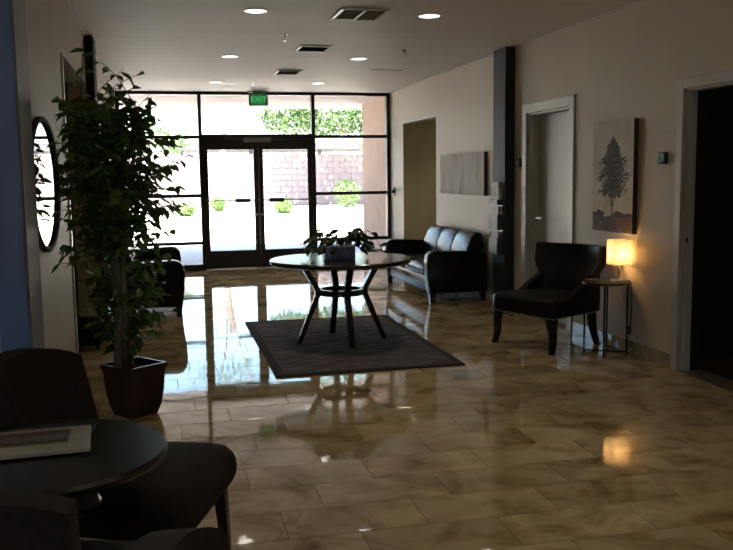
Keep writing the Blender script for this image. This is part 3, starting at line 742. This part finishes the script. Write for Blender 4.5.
# leaves
def leaf_mesh(name, m, wid=.42, fold=.1, droop=.18):
    bm = bmesh.new(); rows = [(0, .02), (.22, .75), (.48, 1), (.75, .62), (1, .02)]
    vs = []
    for tt, w in rows:
        z = -droop * tt * tt
        vs.append([bm.verts.new((tt, -w * wid / 2, z + fold * w * .5)), bm.verts.new((tt, 0, z)), bm.verts.new((tt, w * wid / 2, z + fold * w * .5))])
    for i in range(4):
        for j in range(2): bm.faces.new((vs[i][j], vs[i][j + 1], vs[i + 1][j + 1], vs[i + 1][j]))
    me = bpy.data.meshes.new(name); bm.to_mesh(me); bm.free()
    for p in me.polygons: p.use_smooth = True
    me.materials.append(MT[m]); return me
def leaf_matrix(p, d, size, roll):
    d = d.normalized(); upv = Vector((0, 0, 1))
    s = upv.cross(d)
    if s.length < 1e-3: s = Vector((0, 1, 0))
    s.normalize(); n = d.cross(s)
    m = Matrix((d, s, n)).transposed().to_4x4()
    return Matrix.Translation(p) @ m @ Matrix.Rotation(roll, 4, 'X') @ Matrix.Diagonal((size, size, size, 1))
def put_leaf(me, mtx, parent, name='leaf'):
    o = bpy.data.objects.new(name, me); COL.objects.link(o); o.parent = parent
    loc, rot, sc = mtx.decompose(); o.location = loc; o.rotation_euler = rot.to_euler(); o.scale = sc; return o
def leaf_into(bm, me, mtx):
    base = [bm.verts.new(mtx @ v.co) for v in me.vertices]
    for p in me.polygons: bm.faces.new([base[i] for i in p.vertices])

# planter + pothos on the round table
TZ = .0125 + .7505
t = empty('planter', (1.475, 7.36, TZ + .0005), R(-2)); tag(t, 'small blue lattice ceramic planter in the centre of the round table', 'planter')
pb = boxobj('body', -.135, .135, -.075, .075, 0, .115, 'planterblue', t, bev=.008)
boxobj('rim', -.142, .142, -.082, .082, .112, .128, 'planterwhite', t, bev=.004)
bm = bmesh.new()
for k in range(-1, 9):
    for s in (1, -1):
        x0 = -.125 + k * .032
        a = Vector((x0, -.0765, .012 if s > 0 else .104)); b = Vector((x0 + .06, -.0765, .104 if s > 0 else .012))
        if a.x < -.126 or b.x > .126: continue
        bar(bm, a, b, .005, .004, side=Vector((0, 1, 0)))
obj('lattice', bm, 'planterwhite', pb)
t = empty('pothos_plant', (1.475, 7.36, TZ + .118)); tag(t, 'leafy trailing green pothos growing in the blue planter', 'plant')
boxobj('soil', -.125, .125, -.065, .065, -.006, .006, 'soil', t)
pl = [leaf_mesh('pothos_leaf_a', 'pothos', .72, .12, .25), leaf_mesh('pothos_leaf_b', 'pothos', .62, .2, .4)]
rnd = random.Random(21)
for v in range(30):
    a = rnd.uniform(0, 2 * PI) if v > 9 else (0 if v % 2 else PI) + rnd.uniform(-.5, .5)
    ln = rnd.uniform(.10, .36); ca, sa = math.cos(a), math.sin(a)
    s = Vector((rnd.uniform(-.09, .09), rnd.uniform(-.04, .04), 0)); hgt = rnd.uniform(.06, .20) * (1 - ln)
    e = Vector((s.x + ca * ln, s.y + sa * ln * .55, 0))
    drop = rnd.uniform(-.04, .06) - max(0, ln - .2) * .45
    pts = smoothpath([s, s.lerp(e, .35) + Vector((0, 0, hgt)), s.lerp(e, .7) + Vector((0, 0, hgt * .95)), e + Vector((0, 0, max(-.09, drop)))], 3)
    bm = bmesh.new(); tube(bm, pts, .003, 5); obj('vine', bm, 'pothos', t)
    for k in range(3, len(pts)):
        if rnd.random() < .55 or k == len(pts) - 1:
            d = Vector((ca + rnd.uniform(-.9, .9), sa + rnd.uniform(-.9, .9), rnd.uniform(-.5, .35)))
            sz = rnd.uniform(.07, .115)
            if pts[k].z + d.normalized().z * sz - .35 * sz < -.11: d.z = abs(d.z)
            put_leaf(rnd.choice(pl), leaf_matrix(pts[k], d, sz, rnd.uniform(-.6, .6)), t)

# ================================================================ WING CHAIR
t = empty('wing_chair', (3.25, 6.89, 0), R(21)); tag(t, 'dark brown leather wing chair with nailhead trim beside the lamp table', 'chair')
def loft(bm, secs, closed_caps=True):
    rings = [[bm.verts.new(p) for p in s] for s in secs]; n = len(rings[0])
    for i in range(len(rings) - 1):
        for k in range(n): bm.faces.new((rings[i][k], rings[i][(k + 1) % n], rings[i + 1][(k + 1) % n], rings[i + 1][k]))
    if closed_caps: bm.faces.new(rings[0][::-1]); bm.faces.new(rings[-1])
bm = bmesh.new(); cushion(bm, -.345, .30, -.38, .38, .285, .455, .05, .018)      # seat: tapers to the rear, crowned top
for v in bm.verts: v.co.y *= 1 - .20 * (v.co.x + .345) / .645
wseat = autosmooth(obj('seat', bm, 'brownleather', t), 60)
def back_surface(front, nu=16, nv=16):
    g = []
    for j in range(nv + 1):
        v = j / nv
        z = .40 + v * .445
        if v < .32: w = .315 - .035 * math.sin(PI * .5 * v / .32)
        else:
            q = min(1, (v - .32) / .38); w = .28 + .085 * q * q * (3 - 2 * q) + .005 * v
        row = []
        for i in range(nu + 1):
            u = -1 + 2 * i / nu
            wing = .15 * abs(u) ** 2.4 * (.6 + .5 * v)
            x = .235 + .14 * v - wing + (.0 if front else .075 + .01 * abs(u))
            zz = z + (.012 * (1 - u * u) * v if True else 0) + .018 * v * abs(u) ** 3
            row.append(Vector((x, u * w * (1 if front else 1.04), zz)))
        g.append(row)
    return g
bm = bmesh.new(); F = back_surface(True); B = back_surface(False)
fv = [[bm.verts.new(p) for p in r] for r in F]; bv = [[bm.verts.new(p) for p in r] for r in B]
nv, nu = len(fv), len(fv[0])
for j in range(nv - 1):
    for i in range(nu - 1):
        bm.faces.new((fv[j][i], fv[j][i + 1], fv[j + 1][i + 1], fv[j + 1][i])); bm.faces.new((bv[j][i], bv[j + 1][i], bv[j + 1][i + 1], bv[j][i + 1]))
for i in range(nu - 1):
    bm.faces.new((fv[-1][i], fv[-1][i + 1], bv[-1][i + 1], bv[-1][i])); bm.faces.new((fv[0][i], bv[0][i], bv[0][i + 1], fv[0][i + 1]))
for j in range(nv - 1):
    bm.faces.new((fv[j][0], fv[j + 1][0], bv[j + 1][0], bv[j][0])); bm.faces.new((fv[j][-1], bv[j][-1], bv[j + 1][-1], fv[j + 1][-1]))
bmesh.ops.bevel(bm, geom=[e for e in bm.edges if e.calc_face_angle(0) > .9], offset=.018, segments=3, affect='EDGES')
o = obj('backrest', bm, 'brownleather', t); autosmooth(o, 60)
for s in (-1, 1):     # low sloping arm between seat and back
    bm = bmesh.new(); poly = [(-.16, .40), (-.08, .455), (.04, .50), (.13, .565), (.19, .62), (.30, .62), (.30, .30), (-.16, .30)]
    prism(bm, poly, s * .255, s * .318, .02, 2); autosmooth(obj('arm', bm, 'brownleather', t), 50)
bm = bmesh.new()
def nail(p):
    bmesh.ops.create_icosphere(bm, subdivisions=1, radius=.007, matrix=Matrix.Translation(p))
for k in range(27): nail((-.347, -.365 + k * .028, .300))
for s in (-1, 1):
    for k in range(22):
        x = -.335 + k * .028; nail((x, s * (.380 * (1 - .20 * (x + .345) / .645) + .001), .300))
    for k in range(14): nail((.275 + .002 * k, s * .325, .31 + k * .02))
tag(obj('nailhead_trim', bm, 'steel', wseat), 'row of pale metal nailheads', kind='stuff')
for (sx, sy) in ((-1, -1), (-1, 1), (1, -1), (1, 1)):
    bm = bmesh.new()
    if sx < 0: pts = [(-.29, sy * .325, .295), (-.305, sy * .33, .20), (-.30, sy * .335, .10), (-.325, sy * .345, 0)]
    else: pts = [(.25, sy * .255, .295), (.26, sy * .26, .18), (.285, sy * .265, .08), (.315, sy * .27, 0)]
    p = smoothpath(pts, 3); secs = []
    for i, q in enumerate(p):
        hw = .03 - .012 * i / (len(p) - 1)
        secs.append([q + Vector((dx * hw, dy * hw, 0)) for dx, dy in ((-1, -1), (1, -1), (1, 1), (-1, 1))])
    loft(bm, secs); obj('leg', bm, 'darkwood', t)

# ================================================================ SIDE TABLE, LAMP
t = empty('side_table', (3.512, 6.378, 0), R(0)); tag(t, 'small round dark metal side table under the lamp', 'table')
bm = bmesh.new(); lathe(bm, [(.185, .585), (.195, .588), (.195, .606), (.190, .606), (.188, .598), (.0005, .598)], 0, 0, 40, cap=False)
bmesh.ops.contextual_create(bm, geom=[e for e in bm.edges if e.is_boundary and all(v.co.z < .586 for v in e.verts)])
autosmooth(obj('top', bm, 'greytop', t), 30)
A0 = math.atan2(-.147, -.093)
for k in range(4):
    a = A0 + k * PI / 2; c, s_ = math.cos(a), math.sin(a)
    bm = bmesh.new(); tube(bm, [(c * .170, s_ * .170, .586), (c * .170, s_ * .170, 0)], .008, 8); obj('leg', bm, 'blackmetal', t, True)
for k in range(2):
    a = A0 + k * PI / 2; c, s_ = math.cos(a), math.sin(a)
    bm = bmesh.new(); tube(bm, [(c * .17, s_ * .17, .02 + .004 * k), (-c * .17, -s_ * .17, .02 + .004 * k)], .006, 8); obj('cross_bar', bm, 'blackmetal', t, True)
LX, LY = 3.622, 6.37
t = empty('table_lamp', (LX, LY, .5985), R(-8)); tag(t, 'small lit table lamp with glowing textured square shade', 'lamp')
boxobj('base', -.055, .055, -.055, .055, 0, .014, 'steel', t, bev=.003)
bm = bmesh.new(); tube(bm, [(0, 0, .014), (0, 0, .19)], .009, 10); obj('stem', bm, 'steel', t, True)
sh = .078; z0, z1 = .145, .345
bm = bmesh.new()
N = 8
ring = []
for s in range(4):
    for k in range(N):
        u = -1 + 2 * k / N
        p = [(u, -1), (1, u), (-u, 1), (-1, -u)][s]; ring.append(p)
rows = 8; R_ = []
rnd = random.Random(4)
for j in range(rows + 1):
    z = z0 + (z1 - z0) * j / rows
    R_.append([bm.verts.new((p[0] * sh * rnd.uniform(.992, 1.008), p[1] * sh * rnd.uniform(.992, 1.008), z)) for p in ring])
for j in range(rows):
    for k in range(len(ring)): bm.faces.new((R_[j][k], R_[j][(k + 1) % len(ring)], R_[j + 1][(k + 1) % len(ring)], R_[j + 1][k]))
obj('shade', bm, 'shade', t)
bm = bmesh.new(); tube(bm, [(-sh, 0, z1 - .01), (sh, 0, z1 - .01)], .002, 6); tube(bm, [(0, -sh, z1 - .01), (0, sh, z1 - .01)], .002, 6); obj('shade_spider', bm, 'steel', t)
bm = bmesh.new(); bmesh.ops.create_uvsphere(bm, u_segments=14, v_segments=8, radius=.026, matrix=Matrix.Translation((0, 0, .235)) @ Matrix.Diagonal((1, 1, 1.3, 1))); 
BULB = emat('warm_bulb_glow', (1, .57, .21), 8.5)
obj('bulb', bm, BULB, t, True)
bm = bmesh.new()
pts = smoothpath([(0.05, 0.0, .012), (.05, -.06, .014), (.050, -.105, .016), (.054, -.122, -.03), (.056, -.128, -.22), (.045, -.135, -.36), (.042, -.128, -.40), (.058, -.122, -.34), (.062, -.124, -.2)], 4)
c = obj('cord', bm if tube(bm, pts, .004, 6) is None else bm, 'plasticdark', t, True)
boxobj('cord_switch', .030, .056, -.146, -.120, -.42, -.35, 'plasticdark', c, bev=.006)

# ================================================================ LEFT WALL MIRROR
t = empty('oval_mirror', (XL, 5.25, 1.468)); tag(t, 'oval wall mirror in a dark frame behind the tall tree', 'mirror')
bm = bmesh.new(); n = 64; secs = []
for k in range(n):
    a = 2 * PI * k / n; ring = []
    for (dr, x) in ((0, .001), (0, .026), (-.010, .033), (-.028, .028), (-.034, .012), (-.034, .001)):
        ring.append(bm.verts.new((x, math.cos(a) * (.60 + dr), math.sin(a) * (.385 + dr))))
    secs.append(ring)
for k in range(n):
    A, B_ = secs[k], secs[(k + 1) % n]
    for i in range(5): bm.faces.new((A[i], A[i + 1], B_[i + 1], B_[i]))
autosmooth(obj('frame', bm, 'canvasedge', t), 40)
bm = bmesh.new(); bm.faces.new([bm.verts.new((.012, math.cos(2 * PI * k / n) * .567, math.sin(2 * PI * k / n) * .352)) for k in range(n)])
r = bmesh.ops.extrude_face_region(bm, geom=bm.faces[:]); 
for v in [e for e in r['geom'] if isinstance(e, bmesh.types.BMVert)]: v.co.x = .004
obj('glass', bm, 'mirror', t)
# notice and dark pouf inside the left hall
o = boxobj('wall_notice', -1.30, -1.10, OL[1] - .004, OL[1] - .0005, 1.85, 2.0, 'paper'); tag(o, 'pale paper notice on the dark wall of the left hall', 'notice')
t = empty('ottoman', (-.70, 7.9, 0)); tag(t, 'small dark rounded leather ottoman standing in the left hall opening', 'ottoman')
bm = bmesh.new(); lathe(bm, [(.001, .05), (.14, .05), (.175, .09), (.18, .16), (.165, .23), (.11, .275), (.001, .28)], 0, 0, 32, cap=False); obj('cushion', bm, 'brownleather', t, True)
for k in range(4):
    a = PI / 4 + k * PI / 2; bm = bmesh.new(); tube(bm, [(.11 * math.cos(a), .11 * math.sin(a), .06), (.12 * math.cos(a), .12 * math.sin(a), 0)], [.018, .013], 8); obj('leg', bm, 'darkwood', t)

# ================================================================ FICUS TREE
PX, PY = -.225, 5.58
t = empty('plant_pot', (PX, PY, 0), R(38)); tag(t, 'square tapered dark red pot holding the tall ficus tree', 'pot')
bm = bmesh.new()
def sq(hw, z): return [Vector((-hw, -hw, z)), Vector((hw, -hw, z)), Vector((hw, hw, z)), Vector((-hw, hw, z))]
loft(bm, [sq(.098, 0), sq(.118, .06), sq(.132, .16), sq(.140, .285), sq(.150, .305), sq(.150, .33), sq(.130, .33), sq(.128, .28)], False)
bm.faces.new([v for v in bm.verts if abs(v.co.z) < 1e-6][::-1])
bmesh.ops.bevel(bm, geom=[e for e in bm.edges if abs(e.verts[0].co.z - e.verts[1].co.z) > .01], offset=.006, segments=2, affect='EDGES')
autosmooth(obj('body', bm, 'pot', t), 30)
boxobj('soil', -.126, .126, -.126, .126, .26, .29, 'soil', t)
t = empty('ficus_tree', (PX - .06, PY, .30)); tag(t, 'tall leafy ficus tree in a pot by the left wall', 'tree')
rnd = random.Random(77)
ORI = Vector((PX - .06, PY, .30))
stems = []
for (dx, dy, lean) in ((0, 0, (-.05, .03)), (.045, .02, (.06, -.02)), (-.04, -.02, (-.10, .04))):
    pts = smoothpath([(dx, dy, -.01), (dx * .6 - .005, dy * .4, .35), (dx * .2 + lean[0] * .4, lean[1] * .3, .8), (dx + lean[0], lean[1], 1.25), (dx * 1.5 + lean[0] * 1.3, lean[1] * 1.4, 1.62)], 5)
    bm = bmesh.new(); n = len(pts); tube(bm, pts, [.026 - .019 * i / (n - 1) for i in range(n)], 8); obj('trunk', bm, 'bark', t, True); stems.append(pts)
lm = [leaf_mesh('ficus_leaf_a', 'ficus', .52, .12, .2), leaf_mesh('ficus_leaf_b', 'ficus', .46, .18, .35), leaf_mesh('ficus_leaf_c', 'ficus', .58, .08, .1)]
leaves = []; bmtw = bmesh.new()
WX = XL + .02 - ORI.x            # keep inside the wall
def sprig(a, b, n, sz=.082, droop=.5):
    a = Vector(a); b = Vector(b)
    b.x = max(b.x, WX + .05)
    mid = a.lerp(b, .5) + Vector((0, 0, .04)); p = smoothpath([a, mid, b], 5)
    tube(bmtw, p, [.004 - .0026 * i / (len(p) - 1) for i in range(len(p))], 5)
    dirv = (b - a).normalized(); sd = dirv.cross(Vector((0, 0, 1)))
    if sd.length < .1: sd = Vector((1, 0, 0))
    sd.normalize()
    for k in range(n):
        f = .22 + .78 * (k + .5) / n; q = p[min(int(f * (len(p) - 1)), len(p) - 1)]
        side = 1 if k % 2 else -1
        d = dirv * rnd.uniform(.3, .9) + sd * side * rnd.uniform(.5, 1.1) + Vector((rnd.uniform(-.3, .3), rnd.uniform(-.3, .3), -droop + rnd.uniform(-.5, .4)))
        q2 = q + Vector((rnd.uniform(-.01, .01), rnd.uniform(-.01, .01), 0))
        s = sz * rnd.uniform(.75, 1.25)
        if q2.x + d.normalized().x * s < WX: d.x = abs(d.x)
        if q2.x < WX: continue
        leaves.append((q2, d, s, rnd.uniform(-.7, .7)))
def env(z):     # canopy radius by height above the soil
    k = [(.10, .12), (.3, .19), (.5, .22), (.7, .28), (.95, .36), (1.2, .39), (1.4, .37), (1.6, .27), (1.75, .16), (1.9, .06)]
    for (a, ra), (b, rb) in zip(k[:-1], k[1:]):
        if a <= z <= b: return ra + (rb - ra) * (z - a) / (b - a)
    return .05
for i in range(255):
    z = rnd.choice((rnd.uniform(.16, .6), rnd.uniform(.55, 1.65), rnd.uniform(.75, 1.68), rnd.uniform(.9, 1.65), rnd.uniform(.75, 1.65), rnd.uniform(.85, 1.6)))
    st = rnd.choice(stems); base = min(st, key=lambda q: abs(q.z - (z - rnd.uniform(.05, .3))))
    a = rnd.uniform(0, 2 * PI)
    if z < .8 and math.sin(a) < -.35: a = rnd.choice((0, PI)) + rnd.uniform(-.3, .3)
    r = env(z) * rnd.uniform(.35, 1.25)
    cx = .03 * math.sin(z * 3)
    sprig(base, (cx + r * math.cos(a), r * math.sin(a) * .9, z + rnd.uniform(-.03, .12)), rnd.randint(7, 10))
for (b, n) in (((-.30, -.35, 1.15), 9), ((-.32, -.45, 1.28), 9), ((-.28, -.50, 1.36), 8), ((-.33, -.30, 1.02), 8), ((-.25, -.4, 1.5), 8), ((-.22, -.3, 1.62), 7), ((.42, -.1, 1.04), 9), ((.40, -.05, 1.15), 8), ((.36, .1, 1.40), 8), ((.30, .0, 1.56), 8), ((.24, .05, 1.70), 7), ((.36, -.15, 1.00), 9), ((.34, -.12, .88), 8), ((.33, .05, 1.28), 8), ((.30, -.05, 1.45), 8), ((.18, .0, 1.84), 6), ((.14, .05, 1.76), 6), ((-.14, -.1, 1.97), 6), ((-.05, -.05, 1.90), 7), ((.08, .0, 1.86), 6), ((-.16, -.1, 1.72), 7), ((-.30, -.30, 1.42), 8), ((-.33, -.45, .72), 8), ((-.30, -.40, .76), 6), ((-.34, -.1, 1.15), 7), ((.25, -.1, .22), 8), ((.27, -.08, .36), 8), ((.22, .05, .30), 8), ((.26, -.02, .46), 8), ((-.2, -.05, .3), 7), ((-.24, -.1, .58), 8), ((-.22, -.2, .42), 7), ((.2, -.15, .5), 7), ((.24, -.05, .68), 8)):
    st = rnd.choice(stems); base = min(st, key=lambda q: abs(q.z - b[2] * .85)); sprig(base, b, n, .08)
obj('twigs', bmtw, 'bark', t)
# the leaves that show largest (camera side, rim) become single parts, the rest one mass
leaves.sort(key=lambda L: (L[0].y - .6 * L[0].x if True else 0) - 1.2 * L[2] * 3)
bm = bmesh.new()
for i, (q, d, s, ro) in enumerate(leaves):
    me = lm[i % 3]
    if i < 300: put_leaf(me, leaf_matrix(q, d, s, ro), t)
    else: leaf_into(bm, me, leaf_matrix(q, d, s, ro))
o = obj('foliage', bm, 'ficus', t, True); tag(o, kind='stuff')
print('leaves', len(leaves))

# ================================================================ FOREGROUND CHAIRS AND TABLE
def make_chair(label):
    t = empty('lounge_chair'); tag(t, label, 'chair', 'upholstered chairs around the small table')
    bm = bmesh.new(); cushion(bm, -.30, .345, -.335, .335, .265, .445, .085, .02)
    for v in bm.verts:
        if v.co.x < .1: v.co.y *= 1 - .16 * min(1, (.1 - v.co.x) / .4)
    autosmooth(obj('seat', bm, 'upholstery', t), 80)
    bm = bmesh.new(); nu, nv = 14, 8
    def srf(fr):
        g = []
        for j in range(nv + 1):
            v = j / nv; row = []
            for i in range(nu + 1):
                u = -1 + 2 * i / nu
                w = .25 + .03 * v
                x = -.27 - .13 * v + .11 * u * u - (0 if fr else .085)
                z = .30 + .555 * v - .06 * v * abs(u) ** 3.2
                row.append(Vector((x, u * w * (1 if fr else 1.05), z)))
            g.append(row)
        return g
    fv = [[bm.verts.new(p) for p in r] for r in srf(True)]; bv = [[bm.verts.new(p) for p in r] for r in srf(False)]
    for j in range(nv):
        for i in range(nu):
            bm.faces.new((fv[j][i], fv[j][i + 1], fv[j + 1][i + 1], fv[j + 1][i])); bm.faces.new((bv[j][i], bv[j + 1][i], bv[j + 1][i + 1], bv[j][i + 1]))
    for i in range(nu):
        bm.faces.new((fv[-1][i], fv[-1][i + 1], bv[-1][i + 1], bv[-1][i])); bm.faces.new((fv[0][i], bv[0][i], bv[0][i + 1], fv[0][i + 1]))
    for j in range(nv):
        bm.faces.new((fv[j][0], fv[j + 1][0], bv[j + 1][0], bv[j][0])); bm.faces.new((fv[j][-1], bv[j][-1], bv[j + 1][-1], fv[j + 1][-1]))
    bmesh.ops.bevel(bm, geom=[e for e in bm.edges if e.calc_face_angle(0) > .9], offset=.04, segments=4, affect='EDGES')
    autosmooth(obj('backrest', bm, 'upholstery', t), 60)
    for sx in (-1, 1):
        for sy in (-1, 1):
            bm = bmesh.new()
            a = Vector((.27 if sx > 0 else -.27, sy * (.265 if sx > 0 else .23), .285)); b = Vector((.285 if sx > 0 else -.36, sy * (.275 if sx > 0 else .235), 0))
            bar(bm, a, b, .05, .05, .032, .032); clampz(bm, .0003); obj('leg', bm, 'darkwood', t)
    return t
c1 = make_chair('dark brown upholstered chair behind the small magazine table, facing right')
c1.location = (-.17, 3.22, 0); c1.rotation_euler = (0, 0, R(-20))
c2 = copy_thing(c1); c2['label'] = 'dark brown upholstered chair nearest the camera at the bottom left corner'
c2.location = (-.41, 2.29, 0); c2.rotation_euler = (0, 0, R(75))
c3 = copy_thing(c1); c3['label'] = 'dark brown upholstered chair whose back just peeks over the bottom edge'
c3.location = (.39, 1.42, 0); c3.rotation_euler = (0, 0, R(2))
TT = .68; TX, TY, TR = -.383, 2.69, .366
t = empty('occasional_table', (TX, TY, 0)); tag(t, 'small round dark wood pedestal table holding the magazines', 'table')
bm = bmesh.new(); lathe(bm, [(TR - .025, TT - .036), (TR - .006, TT - .03), (TR, TT - .02), (TR, TT - .012), (TR - .008, TT - .001), (.0005, TT)], 0, 0, 64, cap=False)
bmesh.ops.contextual_create(bm, geom=[e for e in bm.edges if e.is_boundary and all(v.co.z < TT - .03 for v in e.verts)])
autosmooth(obj('tabletop', bm, 'darkwood', t), 30)
bm = bmesh.new(); lathe(bm, [(.0005, .50), (.15, .50), (.16, .51), (.15, .52), (.0005, .52)], 0, 0, 40, cap=False); autosmooth(obj('lower_shelf', bm, 'darkwood', t), 30)
bm = bmesh.new(); lathe(bm, [(.03, .10), (.045, .14), (.032, .2), (.03, .42), (.05, .5), (.05, .5005), (.03, .52), (.035, .60), (.08, TT - .035)], 0, 0, 24); autosmooth(obj('pedestal', bm, 'darkwood', t), 40)
for k in range(4):
    a = R(40) + k * PI / 2; bm = bmesh.new(); c, s_ = math.cos(a), math.sin(a)
    p = smoothpath([(c * .02, s_ * .02, .14), (c * .12, s_ * .12, .11), (c * .20, s_ * .20, .02)], 3)
    for i in range(len(p) - 1): bar(bm, p[i], p[i + 1], .04, .04, side=Vector((-s_, c, 0)))
    clampz(bm, .0003); obj('foot', bm, 'darkwood', t)
# magazines: corners measured on the table top
t = empty('magazine', (-.40, 2.80, TT + .0005), R(-8)); tag(t, 'blue covered magazine under the open newspaper on the small table', 'magazine')
boxobj('pages', -.15, .13, -.06, .16, 0, .004, 'paper', t); boxobj('cover', -.151, .131, -.061, .161, .004, .0055, 'bluecover', t)
bm = bmesh.new()
for k, (x0, w) in enumerate(((-.13, .012), (-.105, .03))):
    pass
for (a, b) in (((-.115, .03), (-.115, .12)), ((-.115, .12), (-.065, .125)), ((-.115, .075), (-.075, .08)), ((-.115, .03), (-.06, .035)), ((-.135, -.01), (-.12, .03))):
    bar(bm, (a[0], a[1], .0058), (b[0], b[1], .0058), .012, .0008, side=Vector((.7, .7, 0)))
obj('cover_print', bm, 'yellowink', t)
t = empty('newspaper', (-.385, 2.755, TT + .0070), R(-4)); tag(t, 'folded pale newspaper with a landscape photo lying on the small table', 'newspaper')
vsN = [(-.20, -.16), (.15, -.114), (.114, .15), (-.182, .114)]
def slabpoly(bm, pts, z0, z1):
    n = len(pts); a = [bm.verts.new((x, y, z0)) for x, y in pts]; b = [bm.verts.new((x, y, z1)) for x, y in pts]
    bm.faces.new(a[::-1]); bm.faces.new(b)
    for i in range(n): bm.faces.new((a[i], a[(i + 1) % n], b[(i + 1) % n], b[i]))
bm = bmesh.new(); slabpoly(bm, vsN, 0, .005); slabpoly(bm, [(x * .985, y * .975) for x, y in vsN], .005, .009); npg = obj('pages', bm, 'paper', t)
def lerp2(u, v):
    a, b, c, d = [Vector((x, y, 0)) for x, y in vsN]; p = a.lerp(b, u).lerp(d.lerp(c, u), v); return (p.x, p.y)
def patch(name, u0, u1, v0, v1, m, z=.0092, h_=.0004):
    bm = bmesh.new(); slabpoly(bm, [lerp2(u0, v0), lerp2(u1, v0), lerp2(u1, v1), lerp2(u0, v1)], z, z + h_); obj(name, bm, m, npg)
patch('photo_print', .03, .80, .34, .84, 'papergrey'); patch('photo_sky', .03, .80, .70, .86, 'papertan', .0097); patch('photo_foreground', .03, .80, .34, .46, 'papertan', .0097)
bm = bmesh.new(); rnd = random.Random(3)
for k in range(26):
    u = .06 + k * .028; v = .40 + rnd.uniform(-.02, .02); hgt = rnd.uniform(.05, .12); slabpoly(bm, [lerp2(u, v), lerp2(u + .012, v), lerp2(u + .014, v + hgt), lerp2(u + .002, v + hgt)], .0101, .0104)
tag(obj('photo_reeds', bm, 'ink', npg), kind='stuff')
t = empty('paper_stack', (-.43, 2.775, .5205), R(10)); tag(t, 'white folded papers on the lower shelf of the small table', 'papers')
boxobj('sheets', -.045, .045, -.05, .05, 0, .012, 'paper', t); boxobj('top_sheet', -.042, .042, -.047, .047, .012, .016, 'papergrey', t)
